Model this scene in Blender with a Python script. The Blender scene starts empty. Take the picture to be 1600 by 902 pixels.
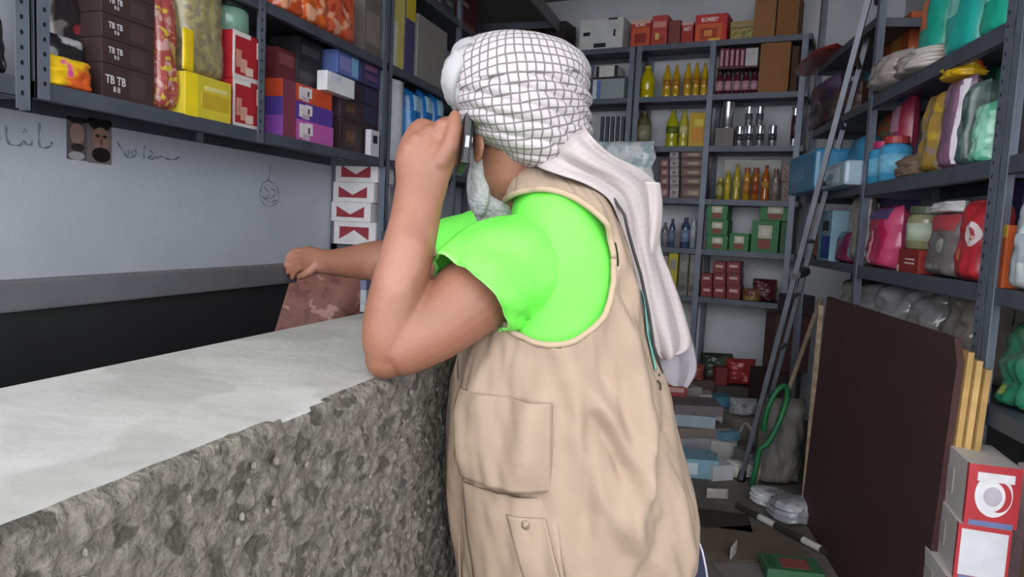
import bpy, bmesh, math, random
import numpy as np
from mathutils import Vector, Matrix, noise

random.seed(7)
SC = bpy.context.scene
COL = SC.collection
EYE = 1.25                                # camera height above the shop floor

# ------------------------------------------------------------------ camera
F = 1100.0
ROLL = math.radians(2.8)
PITCH = math.atan(98 / F)
YAW = math.radians(17.1423)
def W(px, py):
    """direction of a photograph pixel (1600x902) in the world, seen from the camera"""
    u = (px - 800) / F; v = -(py - 451) / F
    a = u * math.cos(ROLL) - v * math.sin(ROLL); b = u * math.sin(ROLL) + v * math.cos(ROLL)
    y = math.cos(PITCH) + b * math.sin(PITCH); z = -math.sin(PITCH) + b * math.cos(PITCH)
    c, s = math.cos(YAW), math.sin(YAW)
    return Vector((a * c - y * s, a * s + y * c, z))
EYEP = Vector((0, 0, EYE))
FW = Vector((-math.sin(YAW), math.cos(YAW), 0))      # level forward
RT = Vector((math.cos(YAW), math.sin(YAW), 0))       # level right
UP = Vector((0, 0, 1))
def P(px, py, d):
    q = W(px, py); return EYEP + q * (d / q.dot(FW))
def on_z(px, py, z):
    q = W(px, py); return EYEP + q * ((z - EYE) / q.z)
def on_x(px, py, x):
    q = W(px, py); return EYEP + q * (x / q.x)

cam = bpy.data.cameras.new('camera')
cam.sensor_width = 36; cam.lens = F / 1600 * 36; cam.clip_start = 0.02
camo = bpy.data.objects.new('camera', cam); COL.objects.link(camo)
_f = W(800, 451).normalized()
_r = (W(801, 451) - W(800, 451)).normalized()
_u = (W(800, 450) - W(800, 451)).normalized()
camo.matrix_world = Matrix(((_r.x, _u.x, -_f.x, 0), (_r.y, _u.y, -_f.y, 0), (_r.z, _u.z, -_f.z, EYE), (0, 0, 0, 1)))
SC.camera = camo

# ------------------------------------------------------------------ light
wd = bpy.data.worlds.new('sky'); SC.world = wd; wd.use_nodes = True
nt = wd.node_tree; nt.nodes.clear()
bg = nt.nodes.new('ShaderNodeBackground'); ow = nt.nodes.new('ShaderNodeOutputWorld')
bg.inputs[0].default_value = (0.90, 0.94, 1.0, 1); bg.inputs[1].default_value = 3.0
nt.links.new(bg.outputs[0], ow.inputs[0])
SC.view_settings.view_transform = 'Standard'; SC.view_settings.look = 'None'
SC.view_settings.gamma = 1; SC.view_settings.use_curve_mapping = False
SC.view_settings.exposure = 0.42
def sun(e, ang, rx, rz):
    l = bpy.data.lights.new('sun', 'SUN'); l.energy = e; l.angle = math.radians(ang); l.color = (1, .97, .92)
    o = bpy.data.objects.new('sun', l); COL.objects.link(o); o.rotation_euler = (math.radians(rx), 0, math.radians(rz))
sun(1.1, 80, 62, 8)

# ------------------------------------------------------------------ materials
def lin(h):
    if isinstance(h, (tuple, list)): return tuple(h[:3])
    h = h.lstrip('#'); r = [int(h[i:i + 2], 16) / 255 for i in (0, 2, 4)]
    return tuple(c / 12.92 if c <= .04045 else ((c + .055) / 1.055) ** 2.4 for c in r)
_mc = {}
def mat(c, rough=.55, metal=0., spec=.5, vary=.12, vscale=18., bump=0., bscale=60., alpha=1., coat=0., c2=None, c3=None, pscale=9., thr=.5, trans=0.):
    """one procedural surface: base colour with soft variation; c2/c3 give a blotchy print"""
    key = (str(c), rough, metal, spec, vary, vscale, bump, bscale, alpha, coat, str(c2), str(c3), pscale, thr, trans)
    if key in _mc: return _mc[key]
    m = bpy.data.materials.new('surface'); m.use_nodes = True; _mc[key] = m
    t = m.node_tree; n = t.nodes; b = n['Principled BSDF']
    L = t.links.new
    tc = n.new('ShaderNodeTexCoord')
    no = n.new('ShaderNodeTexNoise'); no.inputs['Scale'].default_value = vscale; no.inputs['Detail'].default_value = 4
    L(tc.outputs['Object'], no.inputs['Vector'])
    base = lin(c)
    rp = n.new('ShaderNodeValToRGB'); e = rp.color_ramp.elements
    lo = [x * (1 - vary) for x in base]; hi = [min(1, x * (1 + vary)) for x in base]
    e[0].position = .3; e[1].position = .7; e[0].color = (*lo, 1); e[1].color = (*hi, 1)
    L(no.outputs['Fac'], rp.inputs['Fac'])
    outc = rp.outputs['Color']
    for k, cc in enumerate((c2, c3)):
        if cc is None: continue
        n2 = n.new('ShaderNodeTexNoise'); n2.inputs['Scale'].default_value = pscale * (1 + .7 * k); n2.inputs['Detail'].default_value = 2.5
        mp = n.new('ShaderNodeMapping'); mp.inputs['Location'].default_value = (3.1 * (k + 1), 1.7, .4)
        L(tc.outputs['Object'], mp.inputs['Vector']); L(mp.outputs['Vector'], n2.inputs['Vector'])
        r2 = n.new('ShaderNodeValToRGB'); r2.color_ramp.elements[0].position = thr; r2.color_ramp.elements[1].position = thr + .05
        L(n2.outputs['Fac'], r2.inputs['Fac'])
        mx = n.new('ShaderNodeMix'); mx.data_type = 'RGBA'
        L(r2.outputs['Color'], mx.inputs['Factor']); L(outc, mx.inputs['A']); mx.inputs['B'].default_value = (*lin(cc), 1)
        outc = mx.outputs['Result']
    L(outc, b.inputs['Base Color'])
    b.inputs['Roughness'].default_value = rough; b.inputs['Metallic'].default_value = metal
    b.inputs['Specular IOR Level'].default_value = spec; b.inputs['Coat Weight'].default_value = coat
    b.inputs['Alpha'].default_value = alpha; b.inputs['Transmission Weight'].default_value = trans
    if bump:
        nb = n.new('ShaderNodeTexNoise'); nb.inputs['Scale'].default_value = bscale; nb.inputs['Detail'].default_value = 6
        L(tc.outputs['Object'], nb.inputs['Vector'])
        bp = n.new('ShaderNodeBump'); bp.inputs['Strength'].default_value = bump; bp.inputs['Distance'].default_value = .01
        L(nb.outputs['Fac'], bp.inputs['Height']); L(bp.outputs['Normal'], b.inputs['Normal'])
    return m
def film(c='#d8dde0', alpha=.35): return mat(c, rough=.12, spec=.6, alpha=alpha, vary=.05)
STEEL = mat('#6d7480', .45, .25, vary=.16, vscale=9)
STEELD = mat('#565b66', .5, .25, vary=.18, vscale=9)
CARD = mat('#a87f55', .8, vary=.1, vscale=6)
BLACK = mat('#131316', .5)
WHITE = mat('#e6e6ea', .5, vary=.05)

# ------------------------------------------------------------------ geometry helpers
class G:
    def __init__(s): s.v = []; s.f = []; s.uv = None
    def add(s, vs, fs):
        o = len(s.v); s.v += [tuple(x) for x in vs]; s.f += [tuple(i + o for i in f) for f in fs]; return s
    def box(s, x0, x1, y0, y1, z0, z1, b=0.):
        if b <= 0:
            return s.add([(x0,y0,z0),(x1,y0,z0),(x1,y1,z0),(x0,y1,z0),(x0,y0,z1),(x1,y0,z1),(x1,y1,z1),(x0,y1,z1)],
                  [(0,3,2,1),(4,5,6,7),(0,1,5,4),(1,2,6,5),(2,3,7,6),(3,0,4,7)])
        bm = bmesh.new(); bmesh.ops.create_cube(bm, size=1)
        for v in bm.verts:
            v.co = ((x0+x1)/2 + v.co.x*(x1-x0), (y0+y1)/2 + v.co.y*(y1-y0), (z0+z1)/2 + v.co.z*(z1-z0))
        b = min(b, .45*abs(x1-x0), .45*abs(y1-y0), .45*abs(z1-z0))
        bmesh.ops.bevel(bm, geom=bm.edges[:], offset=b, segments=2, affect='EDGES', profile=.6)
        bm.verts.index_update(); s.add([v.co[:] for v in bm.verts], [[v.index for v in f.verts] for f in bm.faces]); bm.free(); return s
    def lathe(s, prof, n=20, cx=0, cy=0, sy=1.):
        vs = []; fs = []
        for r, z in prof:
            for k in range(n):
                a = 2*math.pi*k/n; vs.append((cx + r*math.cos(a), cy + sy*r*math.sin(a), z))
        for i in range(len(prof)-1):
            for k in range(n):
                fs.append((i*n+k, i*n+(k+1)%n, (i+1)*n+(k+1)%n, (i+1)*n+k))
        fs.append(tuple(range(n-1, -1, -1))); fs.append(tuple((len(prof)-1)*n + k for k in range(n)))
        return s.add(vs, fs)
    def tube(s, pts, r, n=8, cap=True):
        pts = [Vector(p) for p in pts]; rr = r if isinstance(r, (list, tuple)) else [r]*len(pts)
        ref = Vector((0, 0, 1)) if abs((pts[-1]-pts[0]).normalized().z) < .9 else Vector((1, 0, 0))
        vs = []; fs = []
        for i, p in enumerate(pts):
            t = (pts[min(i+1, len(pts)-1)] - pts[max(i-1, 0)]).normalized()
            a = t.cross(ref).normalized(); b = a.cross(t)
            for k in range(n):
                th = 2*math.pi*k/n; vs.append(p + rr[i]*(a*math.cos(th) + b*math.sin(th)))
        for i in range(len(pts)-1):
            for k in range(n): fs.append((i*n+k, i*n+(k+1)%n, (i+1)*n+(k+1)%n, (i+1)*n+k))
        if cap: fs.append(tuple(range(n-1, -1, -1))); fs.append(tuple((len(pts)-1)*n+k for k in range(n)))
        return s.add(vs, fs)
    def grid(s, pts):
        """rows of points -> quads"""
        m = len(pts[0]); vs = [p for r in pts for p in r]
        return s.add(vs, [(i*m+j, i*m+j+1, (i+1)*m+j+1, (i+1)*m+j) for i in range(len(pts)-1) for j in range(m-1)])
    def ball(s, c, rx, ry=None, rz=None, n=16, ax=None):
        ry = ry or rx; rz = rz or rx; m = n//2; c = Vector(c)
        ax = ax or (Vector((1,0,0)), Vector((0,1,0)), Vector((0,0,1)))
        vs = [c - ax[2]*rz]
        for i in range(1, m):
            ph = math.pi*i/m - math.pi/2
            for k in range(n):
                a = 2*math.pi*k/n
                vs.append(c + ax[0]*(rx*math.cos(ph)*math.cos(a)) + ax[1]*(ry*math.cos(ph)*math.sin(a)) + ax[2]*(rz*math.sin(ph)))
        vs.append(c + ax[2]*rz); fs = []
        for k in range(n): fs.append((0, 1+(k+1)%n, 1+k))
        for i in range(m-2):
            for k in range(n): fs.append((1+i*n+k, 1+i*n+(k+1)%n, 1+(i+1)*n+(k+1)%n, 1+(i+1)*n+k))
        o = 1+(m-2)*n
        for k in range(n): fs.append((o+k, o+(k+1)%n, len(vs)-1))
        return s.add(vs, fs)

def link(name, me, parent=None):
    o = bpy.data.objects.new(name, me); COL.objects.link(o)
    if parent is not None: o.parent = parent
    return o
def obj(name, g, m, parent=None, smooth=False, solid=0., uv=None):
    me = bpy.data.meshes.new(name); me.from_pydata(g.v, [], g.f); me.materials.append(m)
    if smooth:
        me.polygons.foreach_set('use_smooth', [True]*len(me.polygons))
    if uv is not None:
        ul = me.uv_layers.new(name='uv'); li = np.zeros(len(me.loops), dtype=np.int32); me.loops.foreach_get('vertex_index', li)
        ul.data.foreach_set('uv', np.array(uv, dtype=np.float32)[li].ravel())
    me.update()
    o = link(name, me, parent)
    if solid:
        md = o.modifiers.new('thickness', 'SOLIDIFY'); md.thickness = solid; md.offset = -1
    if smooth == 'auto': pass
    return o
def tag(o, label, cat=None, group=None, kind=None):
    if label: o['label'] = label
    if cat: o['category'] = cat
    if group: o['group'] = group
    if kind: o['kind'] = kind
    return o
def thing(name, label, cat, loc=(0,0,0), rz=0., group=None, rx=0., ry=0.):
    o = bpy.data.objects.new(name, None); COL.objects.link(o); o.empty_display_size = .05
    o.location = loc; o.rotation_euler = (rx, ry, rz)
    return tag(o, label, cat, group)
def struct(name, g, m, parent=None, smooth=False):
    o = obj(name, g, m, parent, smooth); o['kind'] = 'structure'; return o
def lettering(txt, size, loc, parent, m, name='lettering', squash=1., shear=0.):
    """flat print on a front face (local -Y side)"""
    c = bpy.data.curves.new(name, 'FONT'); c.body = txt; c.size = size; c.align_x = 'CENTER'; c.align_y = 'CENTER'
    c.extrude = .0004; c.offset = size*.012; c.shear = shear; c.resolution_u = 2
    c.materials.append(m)
    t = bpy.data.objects.new(name, c); COL.objects.link(t); dg = bpy.context.evaluated_depsgraph_get()
    me = bpy.data.meshes.new_from_object(t.evaluated_get(dg)); bpy.data.objects.remove(t); bpy.data.curves.remove(c); me.name = name
    if not me.materials: me.materials.append(m)
    o = link(name, me, parent); o.location = loc; o.rotation_euler = (math.pi/2, 0, 0); o.scale = (squash, 1, 1); return o

# ------------------------------------------------------------------ rack planes
class Plane:
    def __init__(s, o, u):
        s.o = Vector((o[0], o[1], 0)); s.u = Vector((u[0], u[1], 0)).normalized(); s.n = Vector((s.u.y, -s.u.x, 0))   # n points into the aisle
        s.rz = math.atan2(s.u.y, s.u.x)
    def hit(s, px, py, sb=0.):
        q = W(px, py); o = s.o - s.n*sb
        t = (o - EYEP).dot(s.n) / q.dot(s.n); p = EYEP + q*t
        return (p - s.o).dot(s.u), p.z
    def pt(s, u, sb, z): return s.o + s.u*u - s.n*sb + Vector((0, 0, z))
K = 1.22
PB = Plane((-.203*K, 4.109*K), (.98553, -.16952))
PR = Plane((.547*K, 1.82*K), (.1407, -.99))
PL = Plane((-1.67, 0), (0, 1))
PA = Plane((-1.67, 3.12), (1, 0))
Z = [EYE + v for v in (-.427, -.098, .244, .600, .944, 1.30)]     # shelf levels shared by the back and right racks
ZL, ZL2 = EYE + .298, EYE + .765

# ------------------------------------------------------------------ room shell
WALLC = mat('#c6cad4', .7, vary=.06, vscale=3, bump=.15, bscale=30)
WALLB = mat('#c2c4c9', .75, vary=.10, vscale=4, bump=.15, bscale=30)
CEIL = mat('#8a8884', .85, vary=.12, vscale=3)
FLOORM = mat('#6f675f', .8, vary=.3, vscale=5, bump=.4, bscale=40)
def wall(name, a, b, z0, z1, m, th=.1, out=1):
    a = Vector((*a, 0)); b = Vector((*b, 0)); n = Vector(((b-a).y, -(b-a).x, 0)).normalized()*th*out
    g = G(); g.add([a+UP*z0, b+UP*z0, b+n+UP*z0, a+n+UP*z0, a+UP*z1, b+UP*z1, b+n+UP*z1, a+n+UP*z1],
                   [(0,3,2,1),(4,5,6,7),(0,1,5,4),(1,2,6,5),(2,3,7,6),(3,0,4,7)])
    return struct(name, g, m)
CEILZ = EYE + 1.78
def rp(pl, u, sb): q = pl.pt(u, sb, 0); return (q.x, q.y)
corner_l = rp(PB, -1.85, .34); corner_l = (-1.97, corner_l[1])
corner_r = rp(PB, 1.15, .34)
wall('wall_left', (-1.97, -.25), corner_l, 0, CEILZ, WALLC, out=-1)
wall('wall_back', (-2.1, rp(PB, -1.9, .34)[1]), corner_r, 0, CEILZ, WALLB, out=-1)
wall('wall_right', corner_r, rp(PR, 1.5, .34), 0, CEILZ, WALLB, out=-1)
g = G(); g.box(-6, 5, -5, 6, -.1, 0); struct('floor', g, FLOORM)
g = G(); g.box(-2.2, 2.2, -.3, 6, CEILZ, CEILZ+.12); struct('ceiling', g, CEIL)
g = G(); g.box(-1.97, 1.2, 3.3, 3.45, CEILZ-.16, CEILZ); struct('trim_1', g, CEIL)

# ------------------------------------------------------------------ racks
def holes(parent, p0, p1, n, m=BLACK):
    """bolt holes of a slotted angle post, joined: a few pixels each"""
    g = G(); p0 = Vector(p0); p1 = Vector(p1)
    for i in range(n):
        c = p0.lerp(p1, (i+.5)/n)
        g.add([c+Vector((.0045*math.cos(a*math.pi/3), 0, .0065*math.sin(a*math.pi/3))) for a in range(6)], [tuple(range(6))])
    tag(obj('slot_holes', g, m, parent), None, kind='stuff')
def rack(name, label, pl, u0, u1, posts, levels, zb, zt, depth=.30, lip=.036, m=STEEL, ms=STEELD, hole=(), back=True):
    r = thing(name, label, 'shelving', pl.pt(u0, 0, zb), pl.rz)
    L = u1 - u0
    for z in levels:
        g = G(); zz = z - zb
        g.box(0, L, .002, depth, zz-.004, zz); g.box(0, L, 0, .003, zz-lip, zz+.002); g.box(0, L, depth-.003, depth, zz-lip, zz)
        g.box(0, L, 0, .02, zz-lip, zz-lip+.002)
        g.box(0, .002, 0, depth, zz-lip, zz); g.box(L-.002, L, 0, depth, zz-lip, zz)
        obj('shelf', g, ms, r)
    for i, u in enumerate(posts):
        for side in (0, 1):
            if side and not back: continue
            g = G(); x = u-u0; y = -.004 if side == 0 else depth+.004; s = 1 if side == 0 else -1
            w = .038; sx = 1 if i == 0 else -1
            g.box(min(x, x+sx*w), max(x, x+sx*w), min(y, y+s*.003), max(y, y+s*.003), 0, zt-zb)
            g.box(min(x, x+sx*.003), max(x, x+sx*.003), min(y, y+s*w), max(y, y+s*w), 0, zt-zb)
            p = obj('post', g, m, r)
            if side == 0 and i in hole:
                n = int((zt-zb)/.036); holes(p, (x+sx*w*.62, y-.0006, .02), (x+sx*w*.62, y-.0006, zt-zb), n)
    return r
uB = lambda px, py=230: PB.hit(px, py)[0]
uR = lambda px, py: PR.hit(px, py)[0]
uL = lambda px, py: PL.hit(px, py)[0]
ub = [uB(1108) - 1.02, uB(986), uB(1108), uB(1250)]
rack('slotted_rack', 'grey slotted-angle rack across the back wall holding oil bottles and cartons', PB, ub[1], ub[3]+.02, ub[1:], Z, 0, EYE+1.30)
rack('slotted_rack', 'dim grey rack bay between the turban and the yellow oil bottles', PB, ub[0], ub[1]-.012, [ub[0], ub[1]-.012], [Z[1], Z[2], Z[3], Z[4], Z[5]], 0, EYE+1.30)
ur0, ur1, ur2 = uR(1258, 250), uR(1347, 290), uR(1557, 300)
rack('slotted_rack', 'grey slotted rack along the right wall stocked with nappy packs and pouches', PR, ur1, ur2, [ur1, ur2], [Z[1], Z[2], Z[3]+.01, EYE-.42], 0, EYE+1.3, depth=.31, hole=(1,), lip=.05)
rack('slotted_rack', 'far end of the right rack in the corner behind the ladder', PR, ur0+.08, ur1-.015, [ur0+.08], [Z[1], Z[2], Z[3], Z[4]], 0, EYE+1.42, depth=.31)
rack('slotted_rack', 'near end of the right rack with the white pouch', PR, ur2+.012, ur2+.9, [ur2+.012, ur2+.9], [Z[1]-.005, Z[2], Z[3]+.01, EYE-.42], 0, EYE+1.3, depth=.31, lip=.045)
ul0, ul1, ul2, ul3 = uL(27, 100), uL(54, 100), uL(412, 200), uL(600, 230)
rack('wall_rack', 'wall-hung grey rack above the white wall with candy bags and brown boxes', PL, ul1, ul3, [ul1, ul2, ul3], [ZL, ZL2], EYE+.258, EYE+1.25, hole=(0, 1), lip=.04)
rack('wall_rack', 'end of a second wall-hung rack with a black bag', PL, ul0-.9, ul1-.012, [ul0-.9, ul1-.012], [ZL, ZL2], EYE+.225, EYE+1.25, hole=(1,), lip=.045)
rack('slotted_rack', 'floor-standing grey rack end holding the red and white cartons', PL, ul3+.02, ul3+1.85, [ul3+.02, ul3+.95, ul3+1.85], [EYE-.47, EYE-.135, ZL, ZL2, EYE+1.22], 0, EYE+1.35, depth=.295)
rack('slotted_rack', 'dark corner bay of the back rack hidden behind the turban', PB, uB(803), ub[0]-.012, [uB(803), ub[0]-.012], [Z[1], Z[3], Z[5]], 0, EYE+1.30)
lf = thing('loft_shelf', 'grey overhead shelf along the left wall above the turban', 'shelf', (-1.65, 4.2, EYE+1.50))
g = G(); g.box(-.32, .30, -1.0, 1.0, 0, .02); obj('shelf_board', g, mat('#5d5a58', .8), lf)
g = G(); g.box(.30, .315, -1.0, 1.0, -.06, .03); obj('front_lip', g, mat('#77757a', .5, .2), lf)
for yy in (-.9, .9):
    g = G(); g.box(-.31, .29, yy, yy+.03, -.05, -.001); obj('bracket', g, STEELD, lf)

# ------------------------------------------------------------------ counter
CT = EYE - .235
CEM = mat('#aeaca8', .6, vary=.12, vscale=7, bump=.12, bscale=45, c2='#a3a19c', pscale=5, thr=.54)
ROUGH = mat('#6d675f', .95, vary=.40, vscale=60, bump=.9, bscale=110, c2='#4a453e', pscale=34, thr=.56)
def make_counter():
    r = thing('shop_counter', 'long counter with worn pale cement top and rough pebbledash front', 'counter', (-.68, 1, 0))
    x0, x1, y0, y1 = -.877, -.482, -.3, 1.98
    path = []                                        # cross-section: far edge bottom, top, rounded near edge, front to floor
    path += [(x0, CT-.09), (x0, CT-.03), (x0+.004, CT-.005), (x0+.012, CT)]
    for i in range(1, 40): path.append((x0+.012 + (x1-.02-x0-.012)*i/39, CT))
    for i in range(1, 6): a = i/5*math.pi/2; path.append((x1-.02+.02*math.sin(a), CT-.02+.02*math.cos(a)))
    for i in range(1, 100): path.append((x1, CT-.02 - (.52)*i/99))
    for i in range(1, 10): path.append((x1, CT-.54 - (CT-.54)*i/9))
    ny = 380
    V = []; lab = []
    for j in range(ny+1):
        y = y0 + (y1-y0)*j/ny
        for (x, z) in path:
            d = (x1-x) if z > CT-.001 else -(CT-z)           # >0 on top, distance from the edge
            p = Vector((x, y, z))
            big = noise.noise(Vector((y*9, z*9, x*9)))
            med = noise.noise(Vector((y*45, z*45+3, x*45)))
            fin = noise.noise(Vector((y*110, z*85, x*110+7)))
            t = max(0., min(1., (.012 + .018*big - d)/.02))  # 1 = rough face
            am = t*(.0055*med + .0055*fin + .004*big) + (1-t)*(.0006*med + .0012*big)
            if x > x0+.02:
                if z > CT-.001: p.z += am - .004*max(0, min(1, (.03-d)/.03))*abs(big)*1.5
                else: p.x += am*1.25; p.z += .3*am
            V.append(p); lab.append(t > .45)
    m = len(path)
    A, B = [], []
    for j in range(ny):
        for i in range(m-1):
            q = (j*m+i, j*m+i+1, (j+1)*m+i+1, (j+1)*m+i)
            (B if sum(lab[k] for k in q) >= 2 else A).append(q)
    def sub(faces):
        ids = sorted({i for f in faces for i in f}); mp = {k: n for n, k in enumerate(ids)}
        gg = G(); o = Vector((.68, -1, 0)); gg.add([V[i]+o for i in ids], [tuple(mp[i] for i in reversed(f)) for f in faces]); return gg
    obj('countertop', sub(A), CEM, r, True)
    tag(obj('rough_front', sub(B), ROUGH, r, True), 'rough grey pebbledash front face of the counter')
    g = G(); g.box(x0+.68, x1+.68-.03, y0-1, y1-1, 0, CT-.04); obj('core', g, CEM, r)
    g = G()                                          # loose pebbles standing proud of the render
    for k in range(160):
        y = random.uniform(-.2, 1.5); z = CT - .03 - random.random()**1.3*.55
        g.ball((x1+.68+.004, y-1, z), random.uniform(.002, .004), random.uniform(.002, .005), random.uniform(.003, .006), 6)
    tag(obj('pebbles', g, mat('#77716a', .9, vary=.3, vscale=40), r), None, kind='stuff')
    return r
make_counter()

# dark desk panel behind the counter
def make_desk():
    x = -1.05; yE = 1.546; zt = EYE-.122; zm = EYE-.171
    r = thing('shop_desk', 'charcoal desk panel with grey top rail standing behind the counter', 'desk', (x, .6, 0))
    g = G(); g.box(-.03, 0, -.9, yE-.6, zm, zt, .004); obj('top_rail', g, mat('#55555a', .5, vary=.08), r)
    g = G(); a, b = yE-.6, 1.36-.6
    g.add([(-.02,-.9,.6),(-.02,b-.05,.6),(-.02,a-.004,zm),(-.02,-.9,zm),(-.045,-.9,.6),(-.045,b-.05,.6),(-.045,a-.004,zm),(-.045,-.9,zm)],
          [(0,1,2,3),(7,6,5,4),(0,4,5,1),(1,5,6,2),(2,6,7,3),(3,7,4,0)])
    obj('front_panel', g, mat('#1d1d20', .42, vary=.12), r)
    g = G(); g.box(-.32, -.045, -.9, b-.06, .72, .75, .003); obj('desktop', g, mat('#2a2826', .5), r)
    for yy in (-.7, b-.12):
        g = G(); g.box(-.30, -.05, yy, yy+.04, 0, .72); obj('leg', g, mat('#232326', .5), r)
    g = G(); g.box(-.045, -.022, -.9, b-.07, 0, .6); obj('kick_panel', g, mat('#1b1b1e', .5), r)
make_desk()
# something pale poking in at the frame edge above the desk rail
PW = Plane((-1.97, 0), (0, 1))
WL = bpy.data.objects['wall_left']
INK = mat('#7d808b', .8)
def stroke(pts, r=.003, name='painted_lettering'):
    g = G()
    q = [on_x(x, y, -1.9685) for x, y in pts]
    # smooth the hand-drawn path
    out = []
    for i in range(len(q)-1):
        p0, p1, p2, p3 = q[max(i-1,0)], q[i], q[i+1], q[min(i+2,len(q)-1)]
        for k in range(5):
            t = k/5; out.append(.5*((2*p1)+(p2-p0)*t+(2*p0-5*p1+4*p2-p3)*t*t+(3*p1-p0-3*p2+p3)*t**3))
    out.append(q[-1])
    g.tube(out, [r*(.75+.35*math.sin(i*.9)) for i in range(len(out))], 6); return g
def c1(*pts): return [(x/3.469, y/3.469) for x, y in pts]
def c3(*pts): return [(400+x/2.819, 200+y/2.819) for x, y in pts]
def writing(name, label, strokes, r=.003):
    g = G()
    for s in strokes:
        h = stroke(s, r); g.add(h.v, h.f)
    o = obj(name, g, INK, WL); tag(o, label)
writing('painted_lettering', 'hand-painted grey Arabic word beside the pinned photos, cut by the frame', [
    c1((214,665),(210,735),(215,792),(248,802),(282,785),(274,768)), c1((33,682),(34,742),(52,782),(108,787),(128,762),(148,787),(170,782),(172,757)),
    c1((124,716),(128,718)), c1((140,712),(144,714)), c1((132,700),(136,702)), c1((-20,760),(4,745))])
writing('painted_lettering', 'hand-painted grey Arabic word on the white wall under the shelf', [
    c1((636,772),(662,812),(690,852),(722,852),(738,828),(728,812)), c1((694,812),(698,850)), c1((716,818),(718,850)), c1((784,786),(780,820),(778,858)),
    c1((972,852),(938,866),(900,860),(872,846),(858,860),(842,848),(826,862),(802,856),(828,836),(812,816))])
writing('painted_emblem', 'small grey teardrop-shaped calligraphic drawing on the white wall', [
    c3((62,165),(60,205),(52,232)), c3((50,232),(30,245),(18,290),(30,332),(66,346),(98,316),(96,272),(72,242),(50,232)),
    c3((36,262),(58,288),(44,312),(76,302),(86,280),(66,268)), c3((28,300),(60,328),(86,318))], .0024)
def photo(name, label, x0, x1, y0, y1, feats):
    u0, zt = PW.hit(x0, y0, -.002); u1, zb = PW.hit(x1, y1, -.002); w = u1-u0; h = zt-zb
    r = thing(name, label, 'photo', PW.pt((u0+u1)/2, -.002, zb), PW.rz)
    g = G(); g.box(-w/2, w/2, -.001, .0018, 0, h); obj('print', g, mat(feats[0], .5), r)
    for i, (nm, cx, cz, rx, rz, c) in enumerate(feats[1:]):
        g = G(); y = -.0012 - .0003*i
        g.add([(cx*w-w/2+rx*w*math.cos(a*math.pi/10), y, cz*h+rz*h*math.sin(a*math.pi/10)) for a in range(20)], [tuple(range(20))])
        obj(nm, g, mat(c, .5), r)
photo('photo_print', 'small pinned photo of a bearded face, the paler of two', 104, 136, 181, 252, ['#6d6468', ('printed_face', .5,.62,.36,.26,'#b09085'), ('printed_hair', .5,.93,.42,.07,'#2b2526'), ('printed_beard', .52,.3,.34,.1,'#3b3436'), ('printed_shirt', .45,.1,.4,.1,'#b9b7bb')])
photo('photo_print', 'small pinned photo of a dark-haired man with a black beard', 137, 174, 183, 258, ['#8d7d7c', ('printed_hair', .5,.87,.46,.13,'#1d191b'), ('printed_face', .54,.56,.36,.26,'#b08a7a'), ('printed_eye', .4,.62,.1,.035,'#33282a'), ('printed_eye', .7,.62,.1,.035,'#33282a'), ('printed_nose', .55,.5,.06,.09,'#7d5d51'), ('printed_beard', .54,.2,.4,.17,'#211c1d')])

# ------------------------------------------------------------------ the man at the counter
man = thing('person', 'man in checked headcloth, green T-shirt and beige vest phoning with elbow on the counter', 'person', (P(880, 870, 1.27).x, P(880, 870, 1.27).y, 0))
MO = man.location.copy()
SKIN = mat('#855845', .5, vary=.1, vscale=14, bump=.1, bscale=220, c2='#8f6250', pscale=7, thr=.58)
def catmull(st, n):
    st = [np.array(s, float) for s in st]; out = []
    for i in range(len(st)-1):
        p0, p1, p2, p3 = st[max(i-1,0)], st[i], st[i+1], st[min(i+2,len(st)-1)]
        for k in range(n):
            t = k/n; out.append(.5*((2*p1)+(p2-p0)*t+(2*p0-5*p1+4*p2-p3)*t*t+(3*p1-p0-3*p2+p3)*t**3))
    out.append(st[-1]); return out
def limb_rings(st, n=6, m=20):
    """stations (px, py, depth, radius across the view, radius along it) -> rings of world points"""
    s = catmull(st, n); C = [P(q[0], q[1], q[2]) for q in s]; R = []
    for i, q in enumerate(s):
        t = (C[min(i+1,len(C)-1)] - C[max(i-1,0)]).normalized()
        a = t.cross(FW).normalized(); b = a.cross(t).normalized()
        R.append([C[i] + a*(q[3]*math.cos(2*math.pi*k/m)) + b*(q[4]*math.sin(2*math.pi*k/m)) for k in range(m)])
    return R, C
def limb(g, st, n=6, m=20, close=True):
    R, C = limb_rings(st, n, m); vs = []; fs = []
    for r in R: vs += r
    for i in range(len(R)-1):
        for k in range(m): fs.append((i*m+k, i*m+(k+1)%m, (i+1)*m+(k+1)%m, (i+1)*m+k))
    if close:
        vs.append(C[0] - (C[1]-C[0]).normalized()*min(st[0][3],st[0][4])*.6); vs.append(C[-1] + (C[-1]-C[-2]).normalized()*min(st[-1][3],st[-1][4])*.6)
        a, b = len(vs)-2, len(vs)-1; o = (len(R)-1)*m
        for k in range(m): fs.append((a, (k+1)%m, k)); fs.append((b, o+k, o+(k+1)%m))
    g.add(vs, fs)
def chain(g, pts, radii, n=10):
    """finger: world points joined with round joints"""
    for i, p in enumerate(pts): g.ball(p, radii[i], n=n)
    for i in range(len(pts)-1):
        g.tube([pts[i], pts[i+1]], [radii[i], radii[i+1]], n)
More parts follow.
